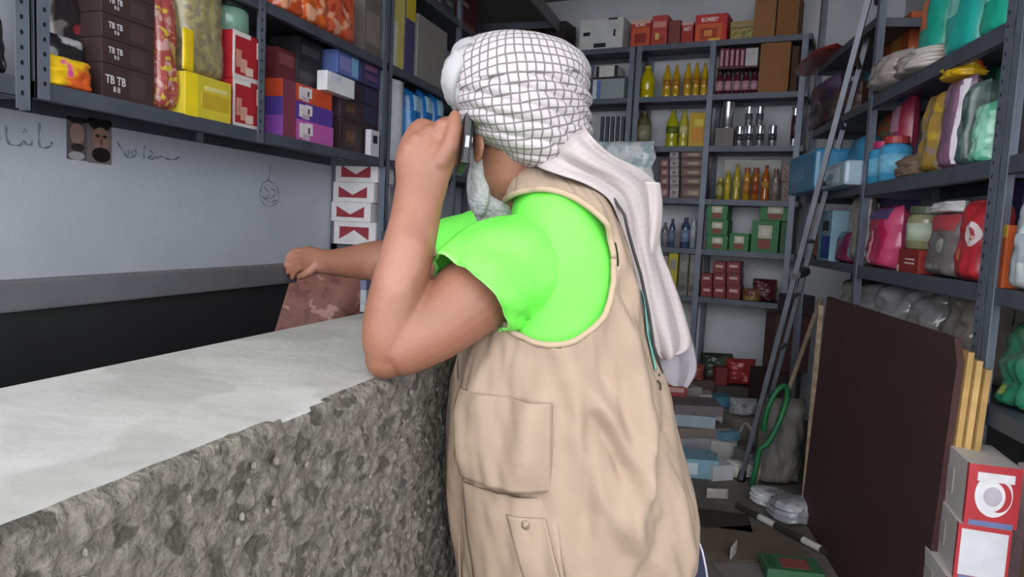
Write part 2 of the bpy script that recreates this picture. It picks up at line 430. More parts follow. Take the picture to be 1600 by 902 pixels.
def fuse(name, g, m, parent, voxel, smooth_it=4, factor=.5):
    me = bpy.data.meshes.new(name); me.from_pydata([Vector(v)-MO for v in g.v], [], g.f)
    bm = bmesh.new(); bm.from_mesh(me); bmesh.ops.recalc_face_normals(bm, faces=bm.faces); bm.to_mesh(me); bm.free()
    o = link(name, me); md = o.modifiers.new('r', 'REMESH'); md.mode = 'VOXEL'; md.voxel_size = voxel
    s = o.modifiers.new('s', 'SMOOTH'); s.iterations = smooth_it; s.factor = factor
    dg = bpy.context.evaluated_depsgraph_get(); ev = o.evaluated_get(dg)
    nm = bpy.data.meshes.new_from_object(ev); o.modifiers.clear(); o.data = nm; bpy.data.meshes.remove(me)
    nm.materials.clear(); nm.materials.append(m); nm.polygons.foreach_set('use_smooth', [True]*len(nm.polygons))
    nm.name = name; o.parent = parent; return o
def mobj(name, g, m, **k):
    h = G(); h.v = [tuple(Vector(v)-MO) for v in g.v]; h.f = g.f; return obj(name, h, m, man, **k)

HD = 1.22
HF = (RT*-.50 + FW*.84 + UP*-.18).normalized()          # where the face looks
HL = UP.cross(HF).normalized()                          # his left
HU = HF.cross(HL).normalized()
HC = P(806, 195, HD)
def H(f, l, u): return HC + HF*f + HL*l + HU*u
g = G()
# head
g.ball(H(-.01, 0, .03), .094, .074, .088, 24, (HF, HL, HU))
g.ball(H(.035, 0, -.055), .062, .056, .075, 20, (HF, HL, HU))
g.ball(H(.062, 0, -.108), .032, .034, .026, 16, (HF, HL, HU))
g.ball(H(.098, 0, -.045), .016, .012, .012, 12, (HF, HL, HU))
g.tube([H(.080, 0, -.005), H(.102, 0, -.045)], [.008, .013], 10)
for s in (-1, 1):
    g.ball(H(.07, s*.033, -.038), .02, .02, .014, 12, (HF, HL, HU))
    g.ball(H(.076, s*.03, .004), .014, .022, .008, 12, (HF, HL, HU))
    e = H(.0, s*.074, -.040)
    g.ball(e, .020, .008, .030, 12, (HF, (HL*s*.8 - HF*.45).normalized(), HU)); g.ball(e - HU*.024 + HF*.004, .008, .007, .009, 10)
g.ball(H(.088, 0, -.078), .012, .024, .006, 12, (HF, HL, HU)); g.ball(H(.086, 0, -.088), .012, .022, .007, 12, (HF, HL, HU))
# neck and trunk
limb(g, [(852,335,1.29,.070,.065), (822,300,1.27,.061,.058), (800,262,1.24,.056,.056), (797,225,1.225,.055,.055)], 5)
limb(g, [(855,330,1.29,.075,.13), (880,400,1.29,.095,.165), (885,520,1.28,.115,.15), (885,680,1.28,.14,.15), (900,820,1.29,.15,.155), (915,900,1.29,.14,.15)], 5, 28)
# legs, standing on the floor
for s, x0 in ((-1, 870), (1, 935)):
    d = 1.21 if s < 0 else 1.37
    hip = P(x0, 880, d); foot = Vector((hip.x + (.05 if s > 0 else .04), hip.y + (.02 if s < 0 else .05), 0))
    kn = hip.lerp(foot, .46) + UP*.03
    g.tube([hip, hip.lerp(kn, .5), kn, kn.lerp(foot, .35), Vector((foot.x, foot.y, .09))], [.085, .078, .056, .055, .038], 16)
    g.ball(kn, .056, n=14); g.ball((foot.x, foot.y, .09), .04, n=12); g.ball(hip, .09, n=16)
    fdir = (RT*-.9 + FW*.3).normalized(); side = UP.cross(fdir)
    g.ball(Vector((foot.x, foot.y, .035)) + fdir*.07, .125, .045, .035, 16, (fdir, side, UP))
# near (left) arm: shoulder, elbow on the counter edge, forearm up to the ear
limb(g, [(862,372,1.19,.062,.06), (820,398,1.155,.064,.062), (770,438,1.12,.064,.060), (722,476,1.09,.0625,.058), (672,516,1.06,.053,.050), (634,543,1.045,.043,.042), (612,555,1.04,.036,.036)], 5)
limb(g, [(606,555,1.04,.034,.034), (607,530,1.04,.040,.038), (613,495,1.045,.0425,.041), (622,450,1.05,.041,.041), (634,405,1.06,.0405,.040), (646,355,1.075,.0385,.034), (654,312,1.085,.0385,.028), (661,280,1.095,.041,.027)], 5)
g.ball(P(603, 560, 1.04), .032, n=16)
# hand around the phone
limb(g, [(658,292,1.092,.039,.026), (662,262,1.098,.045,.025), (668,235,1.105,.0455,.024), (674,214,1.115,.040,.021), (682,203,1.122,.030,.016)], 5, 20)
for k in [((694,194,1.118),(707,191,1.142),(719,204,1.163),(722,216,1.166)),
          ((672,206,1.118),(690,202,1.150),(712,216,1.170),(722,226,1.170)),
          ((650,216,1.112),(672,214,1.148),(703,230,1.170),(720,240,1.170)),
          ((634,232,1.106),(655,232,1.136),(690,246,1.160),(712,254,1.162))]:
    chain(g, [P(*q) for q in k], [.0120, .0112, .0098, .0086])
for q in ((690,197,1.105),(671,207,1.100),(652,218,1.096),(637,233,1.092)): g.ball(P(*q), .0125, n=10)
for a, b in (((688,200,1.10),(668,268,1.083)),((668,212,1.094),(660,270,1.078)),((650,224,1.092),(654,272,1.076))): g.tube([P(*a), P(*b)], [.0085,.006], 8)
chain(g, [P(686,255,1.088), P(703,226,1.090), P(709,200,1.098), P(711,181,1.106)], [.0165, .0135, .0122, .0098])
# far (right) arm stretched to the desk
limb(g, [(893,362,1.47,.060,.06), (820,375,1.49,.058,.056), (740,392,1.52,.053,.05), (680,404,1.55,.048,.046), (630,407,1.58,.049,.046), (585,408,1.61,.046,.044), (545,410,1.645,.037,.036), (515,410,1.675,.031,.027), (497,408,1.69,.031,.021)], 5)
limb(g, [(503,409,1.683,.027,.022), (492,408,1.695,.033,.020), (480,406,1.708,.034,.015), (474,406,1.715,.030,.011)], 5)
for k in [((477,394,1.710),(465,392,1.722),(456,396,1.732),(450,403,1.736)), ((475,402,1.712),(462,402,1.726),(452,407,1.736),(446,415,1.738)),
          ((475,410,1.712),(463,412,1.726),(454,418,1.734),(450,426,1.736)), ((477,417,1.710),(467,421,1.720),(460,427,1.728),(457,434,1.730))]:
    chain(g, [P(*q) for q in k], [.0105, .0092, .0084, .0072], 10)
chain(g, [P(493,415,1.675), P(484,424,1.668), P(475,430,1.672), P(468,433,1.680)], [.0145, .0118, .0100, .0085], 10)
fuse('body', g, SKIN, man, .0036, 5)
# facial details
for s in (-1, 1):
    g = G(); g.ball(H(.0805, s*.03, -.008), .0125, n=14); mobj('eye', g, mat('#e9e4dd', .2, vary=0), smooth=True)
    g = G(); g.ball(H(.0915, s*.03, -.009), .0045, n=10); mobj('iris', g, mat('#2a1c14', .2), smooth=True)
    g = G(); g.ball(H(.085, s*.032, .014), .008, .02, .004, 12, (HF, HL, HU)); mobj('eyebrow', g, mat('#8d8a86', .9), smooth=True)
g = G(); g.ball(H(.094, 0, -.083), .008, .02, .004, 12, (HF, HL, HU)); mobj('lips', g, mat('#8d5a50', .5), smooth=True)
BEARD = mat('#a9a9aa', .9, vary=.2, vscale=60, bump=.8, bscale=160)
g = G()
g.ball(H(.075, 0, -.125), .045, .045, .05, 20, (HF, HL, HU))
for s in (-1, 1):
    g.ball(H(.058, s*.046, -.100), .030, .018, .052, 16, (HF, HL, HU)); g.ball(H(.040, s*.056, -.066), .016, .012, .042, 14, (HF, HL, HU))
    g.ball(H(.083, s*.026, -.072), .016, .02, .008, 12, (HF, HL, HU))
for k in range(16):
    a = k/16*2*math.pi; g.tube([H(.075+.02*math.cos(a), .03*math.sin(a), -.14), H(.082+.02*math.cos(a), .026*math.sin(a), -.180-.006*math.sin(k*5))], [.012, .003], 8)
fuse('beard', g, BEARD, man, .0035, 3)

# --- torso shell shared by vest and shirt
VR = [(262,816,882,.052), (272,806,893,.072), (285,800,918,.112), (300,796,943,.142), (322,792,957,.164), (350,789,968,.178), (400,783,983,.186), (450,765,992,.184), (500,742,1005,.182), (550,720,1022,.180),
      (600,705,1040,.182), (650,699,1054,.186), (700,697,1068,.190), (750,697,1082,.194), (800,699,1090,.196), (850,704,1084,.194), (890,709,1066,.190), (930,715,1046,.184), (955,722,1034,.178)]
D0 = 1.25
def torso_row(y):
    ys = [r[0] for r in VR]; return [float(np.interp(y, ys, [r[k] for r in VR])) for k in (1, 2, 3)]
def smooth_row(y):
    acc = np.zeros(3)
    for k, w in ((-12,.25),(0,.5),(12,.25)): acc += w*np.array(torso_row(min(max(y+k, 262), 955)))
    return acc
def ridge(x): return 1-abs(x)
def folds(px, py, th):
    near = 1.
    d = 0.
    d += .006*noise.noise(Vector((th*2.2, py*.006, 1)))
    d += .0075*noise.noise(Vector((th*6+py*.004, py*.008, 4)))
    d += .0034*noise.noise(Vector((th*12-py*.012, py*.02, 9)))
    for (ax, ay, bx, by, w, h) in FOLDS:
        L = math.hypot(bx-ax, by-ay); ux, uy = (bx-ax)/L, (by-ay)/L
        t = ((px-ax)*ux + (py-ay)*uy)/L; s = (px-ax)*-uy + (py-ay)*ux
        if -.2 < t < 1.2:
            e = max(0, 1-max(0, abs(t-.5)-.3)/.4); d += 2.1*h*e*math.exp(-(s/w)**2)
    return d
FOLDS = [(872,520,905,700,16,.010), (900,560,985,720,15,.011), (915,610,960,690,11,-.012), (955,470,985,640,14,.008), (985,620,960,760,16,.009), (900,600,900,760,10,-.007),
         (1010,640,985,720,10,-.008), (930,720,1040,850,20,.007), (760,560,745,680,18,.006), (720,560,716,880,9,-.008), (735,600,742,700,9,.006), (860,760,900,880,14,.006), (1030,700,1060,840,12,.006),
         (905,300,975,470,12,.006), (925,345,960,470,8,-.006), (840,560,830,690,24,.009), (1000,760,960,880,12,-.006)]
def torso_point(y, th, off=0., fold=True):
    l, r, b = smooth_row(y); c = P((l+r)/2, y, D0); a = (r-l)/2/F*D0
    ct, st = math.cos(th), math.sin(th); e = 2/2.35
    cx = math.copysign(abs(ct)**e, ct); sy = math.copysign(abs(st)**e, st)
    o = off
    if fold and st < .3: px = (l+r)/2 + (r-l)/2*cx; o += folds(px, y, th)*min(1, (y-255)/60)*min(1, max(.15, -st*1.3+.3))
    return c + RT*((a+o)*cx) + FW*((b+o)*sy)
TH = [2*math.pi*k/220 for k in range(220)]
def shell(y0, y1, n, off, keep=None, fold=True):
    V = []; g = G(); info = []
    ys = [y0+(y1-y0)*i/n for i in range(n+1)]
    for y in ys:
        l, r, b = smooth_row(y)
        for th in TH:
            V.append(torso_point(y, th, off, fold)); ct = math.cos(th)
            info.append(((l+r)/2 + (r-l)/2*math.copysign(abs(ct)**(2/2.35), ct), y, math.sin(th)))
    m = len(TH); fs = []
    for i in range(n):
        for k in range(m):
            q = (i*m+k, (i+1)*m+k, (i+1)*m+(k+1)%m, i*m+(k+1)%m)
            if keep and not all(keep(*info[j]) for j in q): continue
            fs.append(q)
    g.add(V, fs); return g
AH = (845, 408, 95, 105, math.radians(-8))                 # armhole ellipse on the near side
def ah_val(px, py):
    dx, dy = px-AH[0], py-AH[1]; c, s = math.cos(AH[4]), math.sin(AH[4]); return ((dx*c+dy*s)/AH[2])**2 + ((-dx*s+dy*c)/AH[3])**2
def keep_vest(px, py, st):
    if st < 0 and ah_val(px, py) < 1: return False
    if st > 0 and ((px-865)/85)**2 + ((py-385)/80)**2 < 1: return False
    return True
VEST = mat('#988472', .85, vary=.08, vscale=10, bump=.12, bscale=260)
RIM = mat('#a5917a', .85)
g = shell(262, 955, 150, .004, keep_vest)
vest = mobj('vest', g, VEST, smooth=True, solid=.003)
def near_theta(px, y):
    l, r, b = smooth_row(y); cx = max(-1, min(1, (px-(l+r)/2)/((r-l)/2))); ct = math.copysign(abs(cx)**(2.35/2), cx)
    return -math.acos(max(-1, min(1, ct)))
def on_vest(px, py, off=.006): return torso_point(py, near_theta(px, py), off)
def vobj(name, g, m, **k):
    h = G(); h.v = [tuple(Vector(v)-MO) for v in g.v]; h.f = g.f; return obj(name, h, m, vest, **k)
# armhole piping
ring = []
for k in range(97):
    a = 2*math.pi*k/96; x, y = AH[2]*math.cos(a), AH[3]*math.sin(a); c, s = math.cos(AH[4]), math.sin(AH[4])
    px, py = AH[0]+x*c-y*s, AH[1]+x*s+y*c
    if py < 268: py = 268
    ring.append(on_vest(px, py, .004))
g = G(); g.tube(ring, .0052, 8); vobj('armhole_binding', g, RIM, smooth=True)
# hem band, side seam, pockets
def vpatch(name, x0, x1, y0, y1, nx, ny, off, th, m=VEST, skew=0., puff=0., sag=0.):
    rows = []
    for j in range(ny+1):
        row = []
        for i in range(nx+1):
            u, v = i/nx, j/ny; e = min(u, 1-u, v, 1-v); o = off + puff*min(1, e*5) + sag*v*v*math.sin(math.pi*min(1, max(0, u)))**.6
            row.append(on_vest(x0+(x1-x0)*u+skew*v, y0+(y1-y0)*v, o))
        rows.append(row)
    g = G(); g.grid(rows); return vobj(name, g, m, smooth=True, solid=th)
vpatch('pocket', 730, 858, 718, 885, 26, 30, .0065, .003, skew=22, puff=.005)
vpatch('pocket_pleat', 797, 846, 742, 872, 14, 26, .0135, .003, skew=36, puff=.001)
vpatch('chest_pocket', 734, 854, 588, 706, 28, 28, .0055, .004, skew=-2, puff=.004, sag=.016)
bc = on_vest(820, 752, .0165); nb = (bc - on_vest(820, 750, .0)).normalized()
g = G(); g.ball(bc, .0085, .0085, .003, 14, (nb.orthogonal().normalized(), nb.cross(nb.orthogonal()).normalized(), nb)); g.ball(bc + nb*.002, .005, .005, .0025, 12, (nb.orthogonal().normalized(), nb.cross(nb.orthogonal()).normalized(), nb))
vobj('snap_button', g, mat('#8d7f6b', .4, .4), smooth=True)
g = G(); g.tube([on_vest(717-8*math.sin((y-560)/100), y, .005) for y in range(560, 905, 12)], .003, 6); vobj('front_edge', g, VEST, smooth=True)
# collar
rows = []
for j in range(5):
    rows.append([])
    for k in range(49):
        a = 2*math.pi*k/48; c = P(838-j*3.5, 276-j*5, 1.272)
        rows[-1].append(c + RT*((.052-.0015*j)*math.cos(a)) + FW*((.066-.001*j)*math.sin(a)) + UP*(.012*math.cos(a)*-1))
g = G(); g.grid(rows); vobj('collar', g, VEST, smooth=True, solid=.005)
# dark tube painting the shade between scarf and vest, and the printed back patch
thin_line = [(862,272),(884,277),(906,285),(926,297),(942,312),(954,334),(964,360),(974,388),(982,416),(993,470),(1006,518),(1022,560)]
g = G(); g.tube([on_vest(x-9, y, .010) for x, y in thin_line], .0026, 8); vobj('scarf_gap_shade', g, mat('#2e2c2c', .7), smooth=True)
vpatch('back_print', 976, 989, 440, 552, 4, 16, .0065, .0008, mat('#5f9a8e', .7, vary=.2), skew=22)
for (x0, y0, x1, y1) in ((1003,566,1009,580), (1010,562,1014,572), (1013,572,1020,576), (1006,560,1011,564)):
    g = G(); g.tube([on_vest(x0, y0, .0065), on_vest((x0+x1)/2+1, (y0+y1)/2-2, .0075), on_vest(x1, y1, .0065)], .0016, 6); vobj('printed_letter', g, mat('#2b2927', .7))

# --- T-shirt
LIME = mat('#6ade4b', .7, vary=.05, vscale=12, bump=.08, bscale=300)
def sleeve_rings(st, n, m, amp, seed):
    R, C = limb_rings(st, n, m)
    for i, r in enumerate(R):
        for k in range(m):
            d = (r[k]-C[i]).normalized(); t = i/(len(R)-1); a = 2*math.pi*k/m
            o = amp*(noise.noise(Vector((math.cos(a)*1.6+t*2, math.sin(a)*1.6+t*3, seed)))+.55*math.sin(3*t*math.pi+2.2*math.sin(a)+1.5*t)*max(0,math.sin(a*1.0+2.6))*t+.6*noise.noise(Vector((math.cos(a)*3.4-t*3, math.sin(a)*3.4+t*5, seed+5)))) * (.4+.6*t)
            r[k] = r[k] + d*o
    return R
def tube_faces(g, R):
    m = len(R[0]); g.add([p for r in R for p in r], [(i*m+k, i*m+(k+1)%m, (i+1)*m+(k+1)%m, (i+1)*m+k) for i in range(len(R)-1) for k in range(m)])
g = shell(292, 640, 60, -.010, None, False)
R = sleeve_rings([(880,416,1.215,.096,.07), (862,417,1.190,.094,.076), (835,418,1.165,.091,.083), (805,422,1.14,.088,.087), (775,431,1.118,.086,.086), (752,447,1.10,.083,.081), (735,463,1.088,.0815,.079)], 6, 64, .012, 3)
tube_faces(g, R)
R2 = sleeve_rings([(900,365,1.45,.09,.09), (850,368,1.47,.085,.085), (790,374,1.49,.076,.074), (735,383,1.515,.067,.066), (702,389,1.53,.066,.064)], 6, 48, .005, 8)
tube_faces(g, R2)
shirt = mobj('t_shirt', g, LIME, smooth=True, solid=.003)
def sobj(name, g, m, **k):
    h = G(); h.v = [tuple(Vector(v)-MO) for v in g.v]; h.f = g.f; return obj(name, h, m, shirt, **k)
g = G(); g.tube(R[-1] + [R[-1][0]], .0032, 6); sobj('cuff_hem', g, mat('#86e36a', .7), smooth=True)
g = G(); g.tube(R2[-1] + [R2[-1][0]], .003, 6); sobj('cuff_hem', g, mat('#86e36a', .7), smooth=True)
for k in (3, 5, 7):                                        # printed stripes on the far sleeve
    rr = R2[-1-k]; c = sum(rr, Vector())/len(rr)
    g = G(); g.tube([c + (p-c)*1.015 for p in rr] + [c + (rr[0]-c)*1.015], .0016, 6); sobj('printed_stripe', g, mat('#2f6d33', .8), smooth=True)
# sleeve opening lining is the arm itself; trousers
NAVY = mat('#2a2c45', .8, vary=.12, vscale=30)
g = G()
limb(g, [(912,800,1.25,.145,.15), (940,850,1.25,.166,.17), (957,900,1.25,.168,.17), (962,960,1.25,.160,.165)], 5, 28)
for s, x0 in ((-1, 905), (1, 975)):
    d = 1.21 if s < 0 else 1.37
    hip = P(x0, 900, d); foot = Vector((hip.x, hip.y, 0)); hb = P(870 if s < 0 else 935, 880, d); foot = Vector((hb.x + (.05 if s > 0 else .04), hb.y + (.02 if s < 0 else .05), 0)); kn = hip.lerp(foot, .46)+UP*.03
    g.tube([hip, hip.lerp(kn, .5), kn, kn.lerp(foot, .5), Vector((foot.x, foot.y, .10))], [.115, .112, .098, .09, .078], 18); g.ball(kn, .097, n=16)
tr = fuse('trousers', g, NAVY, man, .007, 4)
g = G(); sp = [P(x, y, 1.25) for x, y in ((1087,838),(1096,862),(1101,885),(1104,905),(1106,940))]
g.tube([p + RT*.001 for p in sp], .0028, 6); h = G(); h.v = [tuple(Vector(v)-MO) for v in g.v]; h.f = g.f; obj('side_stripe', h, mat('#b9b2c0', .7), tr)

# --- headcloth
def check_mat(base, line, s, wdt, strength=1.):
    m = bpy.data.materials.new('checked_cloth'); m.use_nodes = True; t = m.node_tree; n = t.nodes; L = t.links.new; b = n['Principled BSDF']
    uv = n.new('ShaderNodeUVMap'); uv.uv_map = 'uv'
    no = n.new('ShaderNodeTexNoise'); no.inputs['Scale'].default_value = 22; L(uv.outputs[0], no.inputs['Vector'])
    vs = n.new('ShaderNodeVectorMath'); vs.operation = 'MULTIPLY_ADD'; vs.inputs[1].default_value = (.007, .007, 0); L(no.outputs['Color'], vs.inputs[0]); L(uv.outputs[0], vs.inputs[2])
    sp = n.new('ShaderNodeSeparateXYZ'); L(vs.outputs[0], sp.inputs[0])
    outs = []
    for k in ('X', 'Y'):
        d = n.new('ShaderNodeMath'); d.operation = 'DIVIDE'; d.inputs[1].default_value = s; L(sp.outputs[k], d.inputs[0])
        fr = n.new('ShaderNodeMath'); fr.operation = 'FRACT'; L(d.outputs[0], fr.inputs[0])
        lt = n.new('ShaderNodeMapRange'); lt.inputs['From Min'].default_value = wdt*.75; lt.inputs['From Max'].default_value = wdt*1.25
        lt.inputs['To Min'].default_value = strength; lt.inputs['To Max'].default_value = 0; L(fr.outputs[0], lt.inputs['Value']); outs.append(lt)
    mx = n.new('ShaderNodeMath'); mx.operation = 'MAXIMUM'; L(outs[0].outputs[0], mx.inputs[0]); L(outs[1].outputs[0], mx.inputs[1])
    c = n.new('ShaderNodeMix'); c.data_type = 'RGBA'; c.inputs['A'].default_value = (*lin(base), 1); c.inputs['B'].default_value = (*lin(line), 1)
    L(mx.outputs[0], c.inputs['Factor']); L(c.outputs['Result'], b.inputs['Base Color']); b.inputs['Roughness'].default_value = .9
    n2 = n.new('ShaderNodeTexNoise'); n2.inputs['Scale'].default_value = 400; L(uv.outputs[0], n2.inputs['Vector'])
    bp = n.new('ShaderNodeBump'); bp.inputs['Strength'].default_value = .15; bp.inputs['Distance'].default_value = .002; L(n2.outputs['Fac'], bp.inputs['Height']); L(bp.outputs[0], b.inputs['Normal'])
    return m
CHECK = check_mat('#b3acae', '#6d6568', .0108, .20)
PLAIN = check_mat('#aaa09f', '#968c8c', .013, .12, .35)
TR = [(56,778,832,.022),(60,755,862,.052),(69,737,884,.076),(84,718,900,.094),(105,705,912,.106),(132,702,914,.112),(160,705,918,.116),(182,713,920,.117),(203,728,919,.113),(222,747,914,.106),(240,772,906,.096),(255,800,893,.083),(266,828,876,.062)]
g = G(); UVs = []; Vs = []; NT = 150; NR = 90
tc0 = P(811, 165, HD)
for j in range(NR+1):
    y = 56 + (266-56)*(j/NR)
    if j < 14: y = 56 + (88-56)*(j/14)**1.6
    else: y = 88 + (266-88)*((j-14)/(NR-14))
    ys = [r[0] for r in TR]; l, r, b = [float(np.interp(y, ys, [q[k] for q in TR])) for k in (1,2,3)]
    for k in range(NT):
        th = 2*math.pi*k/NT; ct, st = math.cos(th), math.sin(th)
        c = P((l+r)/2, y, HD); a = (r-l)/2/F*HD
        bb = b if st < 0 else b*max(.12, min(1, (215-y)/45))
        px = (l+r)/2 + (r-l)/2*ct
        env = min(1, (y-56)/25)
        o = 0
        if st < .4:
            dome = y < 128 - .10*(px-830) + 9*math.sin((px-700)/60)
            if dome:
                q = (px*.45 + y*1.0 - 40*math.sin((px-720)/95))/46
                o = .0030*abs(math.sin(q*2.1)) + .007*noise.noise(Vector((px*.014, y*.025, 2))) + .005
            else:
                q = (y - .16*(px-810) + 10*math.sin((px-690)/55) + 5*math.sin((px-690)/23))/23
                f = q - math.floor(q)
                o = .0085*(1-(2*f-1)**2)**.8*(1+.6*noise.noise(Vector((px*.012, q, 3)))) - .003 + .005*noise.noise(Vector((px*.02, y*.05, 5)))
        p = c + RT*((a+o*env)*ct) + FW*((bb+o*env)*st)
        Vs.append(p); dl = p - tc0
        x, d, z = dl.dot(RT), dl.dot(FW), dl.z
        u = .112*math.atan2(x, -d+.035); v = .112*math.atan2(z, -d+.035); rr = math.radians(-9)
        UVs.append((u*math.cos(rr)-v*math.sin(rr)+.3, u*math.sin(rr)+v*math.cos(rr)+.3))
fs = [(i*NT+k, (i+1)*NT+k, (i+1)*NT+(k+1)%NT, i*NT+(k+1)%NT) for i in range(NR) for k in range(NT)]
fs.append(tuple(range(NT)))
hl = G(); hl.v = [tuple(v-MO) for v in Vs]; hl.f = fs
turban = obj('headcloth', hl, CHECK, man, True, uv=UVs)
def strip(name, rows, m, n=26, sub=7, amp=.010, seed=0., parent=None, solid=.003, freq=2.2, bulge=.0):
    L_ = catmull([r[0] for r in rows], sub); R_ = catmull([r[1] for r in rows], sub); V = []; uv = []; s = 0; prev = None
    for i, (a, b) in enumerate(zip(L_, R_)):
        A, B = P(*a), P(*b); mid = (A+B)/2; s += (mid-prev).length if prev else 0; prev = mid
        for k in range(n+1):
            t = k/n; p = A.lerp(B, t); e = min(1, 6*min(t, 1-t)+.25)
            o = amp*e*(math.sin(freq*2*math.pi*t + seed + s*5) + .8*noise.noise(Vector((t*4, s*7, seed))) + .5*noise.noise(Vector((t*9+s*6, s*9, seed+4)))) + bulge*math.sin(math.pi*t)
            V.append(p - FW*o); uv.append(((B-A).length*t + .2, s + .2))
    g = G(); nr = len(L_); g.add([v-MO for v in V], [(i*(n+1)+k, i*(n+1)+k+1, (i+1)*(n+1)+k+1, (i+1)*(n+1)+k) for i in range(nr-1) for k in range(n)])
    return obj(name, g, m, parent, True, solid=solid, uv=uv)
strip('scarf_tail', [((836,258,1.19),(908,186,1.17)),((846,264,1.145),(924,212,1.125)),((874,274,1.12),(954,240,1.14)),((914,288,1.115),(994,262,1.175)),((950,312,1.125),(1022,285,1.21)),
    ((968,350,1.14),(1031,322,1.235)),((982,392,1.145),(1030,385,1.25)),((992,432,1.15),(1046,430,1.26)),((1000,475,1.155),(1064,480,1.27)),((1012,515,1.165),(1077,530,1.275)),((1026,552,1.18),(1070,545,1.27)),((1034,562,1.2),(1050,552,1.26))],
    PLAIN, amp=.012, seed=1.2, parent=turban, freq=1.7, bulge=.012)
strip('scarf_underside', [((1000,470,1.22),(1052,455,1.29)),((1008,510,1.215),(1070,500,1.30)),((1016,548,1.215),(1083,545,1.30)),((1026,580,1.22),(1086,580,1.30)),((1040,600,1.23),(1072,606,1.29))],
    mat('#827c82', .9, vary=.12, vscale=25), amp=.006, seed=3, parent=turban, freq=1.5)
strip('scarf_fold', [((1006,284,1.185),(1029,286,1.19)),((1008,320,1.195),(1033,322,1.205)),((1004,360,1.20),(1030,362,1.21)),((1000,398,1.205),(1020,402,1.215))],
    mat('#b5aaa9', .9, vary=.06), amp=.006, seed=0, parent=turban, freq=.5, n=12, bulge=.01)
def roll(rows, m, name):
    g = G(); limb(g, rows, 6, 24); V = []
    uv = []
    for i, v in enumerate(g.v):
        p = Vector(v); k = i % 24; a = 2*math.pi*k/24; r_ = i//24
        p += RT*(.0045*math.sin(3*a + r_*.35)+.004*noise.noise(p*38)) + UP*.003*math.sin(5*a+r_*.4) - FW*.0035*math.sin(4*a+r_*.5); V.append(tuple(p-MO)); uv.append((a*.02+.2, r_*.004+.2))
    h = G(); h.v = V; h.f = g.f; return obj(name, h, m, turban, True, uv=uv)
roll([(752,74,1.17,.010,.014),(733,78,1.165,.019,.022),(719,95,1.165,.0215,.026),(712,122,1.165,.020,.026),(713,146,1.175,.018,.022),(720,166,1.19,.012,.014)], mat('#a3a1a3', .9, vary=.1, vscale=20), 'twisted_roll')

# phone
ph = thing('mobile_phone', 'black mobile phone held to the ear', 'phone', P(726, 222, 1.168))
ph.rotation_euler = (math.radians(-14), math.radians(6), YAW + math.radians(12))
g = G(); g.box(-.0075, .0075, -.030, .030, -.046, .040, .004); obj('phone_body', g, mat('#0e0f11', .35, vary=.05), ph)
g = G(); g.box(.0074, .0080, -.026, .026, -.040, .033, .0003); obj('screen', g, mat('#060608', .08), ph)
g = G(); g.box(-.0035, .0035, -.0312, -.0298, -.02, .0, .0005); obj('side_button', g, mat('#8a8c90', .3, .8), ph)

# ------------------------------------------------------------------ goods: builders (local X along the rack, -Y towards the aisle)
def carton(name, label, cat, loc, rz, w, h, d, c='#a87f55', panels=(), sides=(), text=(), group=None, tape=None, rough=.55, tops=(), rx=0., ry=0., bev=.0025):
    r = thing(name, label, cat, loc, rz, group, rx, ry)
    g = G(); g.box(-w/2, w/2, -d/2, d/2, 0, h, bev); obj('box_body', g, mat(c, rough, vary=.09, vscale=11), r)
    for i, (a, b, e, f, pc) in enumerate(panels):
        g = G(); k = .0007 + .0003*i; g.box(-w/2+a*w, -w/2+e*w, -d/2-k, -d/2+.001, b*h, f*h); obj('printed_panel', g, pc if not isinstance(pc, str) else mat(pc, rough, vary=.08), r)
    for i, (sg, a, b, e, f, pc) in enumerate(sides):
        g = G(); k = .0007 + .0003*i; x = sg*w/2; g.box(min(x-sg*.001, x+sg*k), max(x-sg*.001, x+sg*k), -d/2+a*d, -d/2+e*d, b*h, f*h); obj('printed_panel', g, pc if not isinstance(pc, str) else mat(pc, rough, vary=.08), r)
    for (a, b, e, f, pc) in tops:
        g = G(); g.box(-w/2+a*w, -w/2+e*w, -d/2+b*d, -d/2+f*d, h-.001, h+.0007); obj('printed_panel', g, mat(pc, rough), r)
    if tape:
        g = G(); g.box(-w/2, w/2, -.02, .02, h-.001, h+.0006); obj('tape', g, mat(tape, .3), r)
    for (s, fx, fz, sz, tcol, *sq) in text:
        lettering(s, sz*h, (-w/2+fx*w, -d/2-.0022, fz*h), r, mat(tcol, .5, vary=0), squash=sq[0] if sq else 1.)
    return r
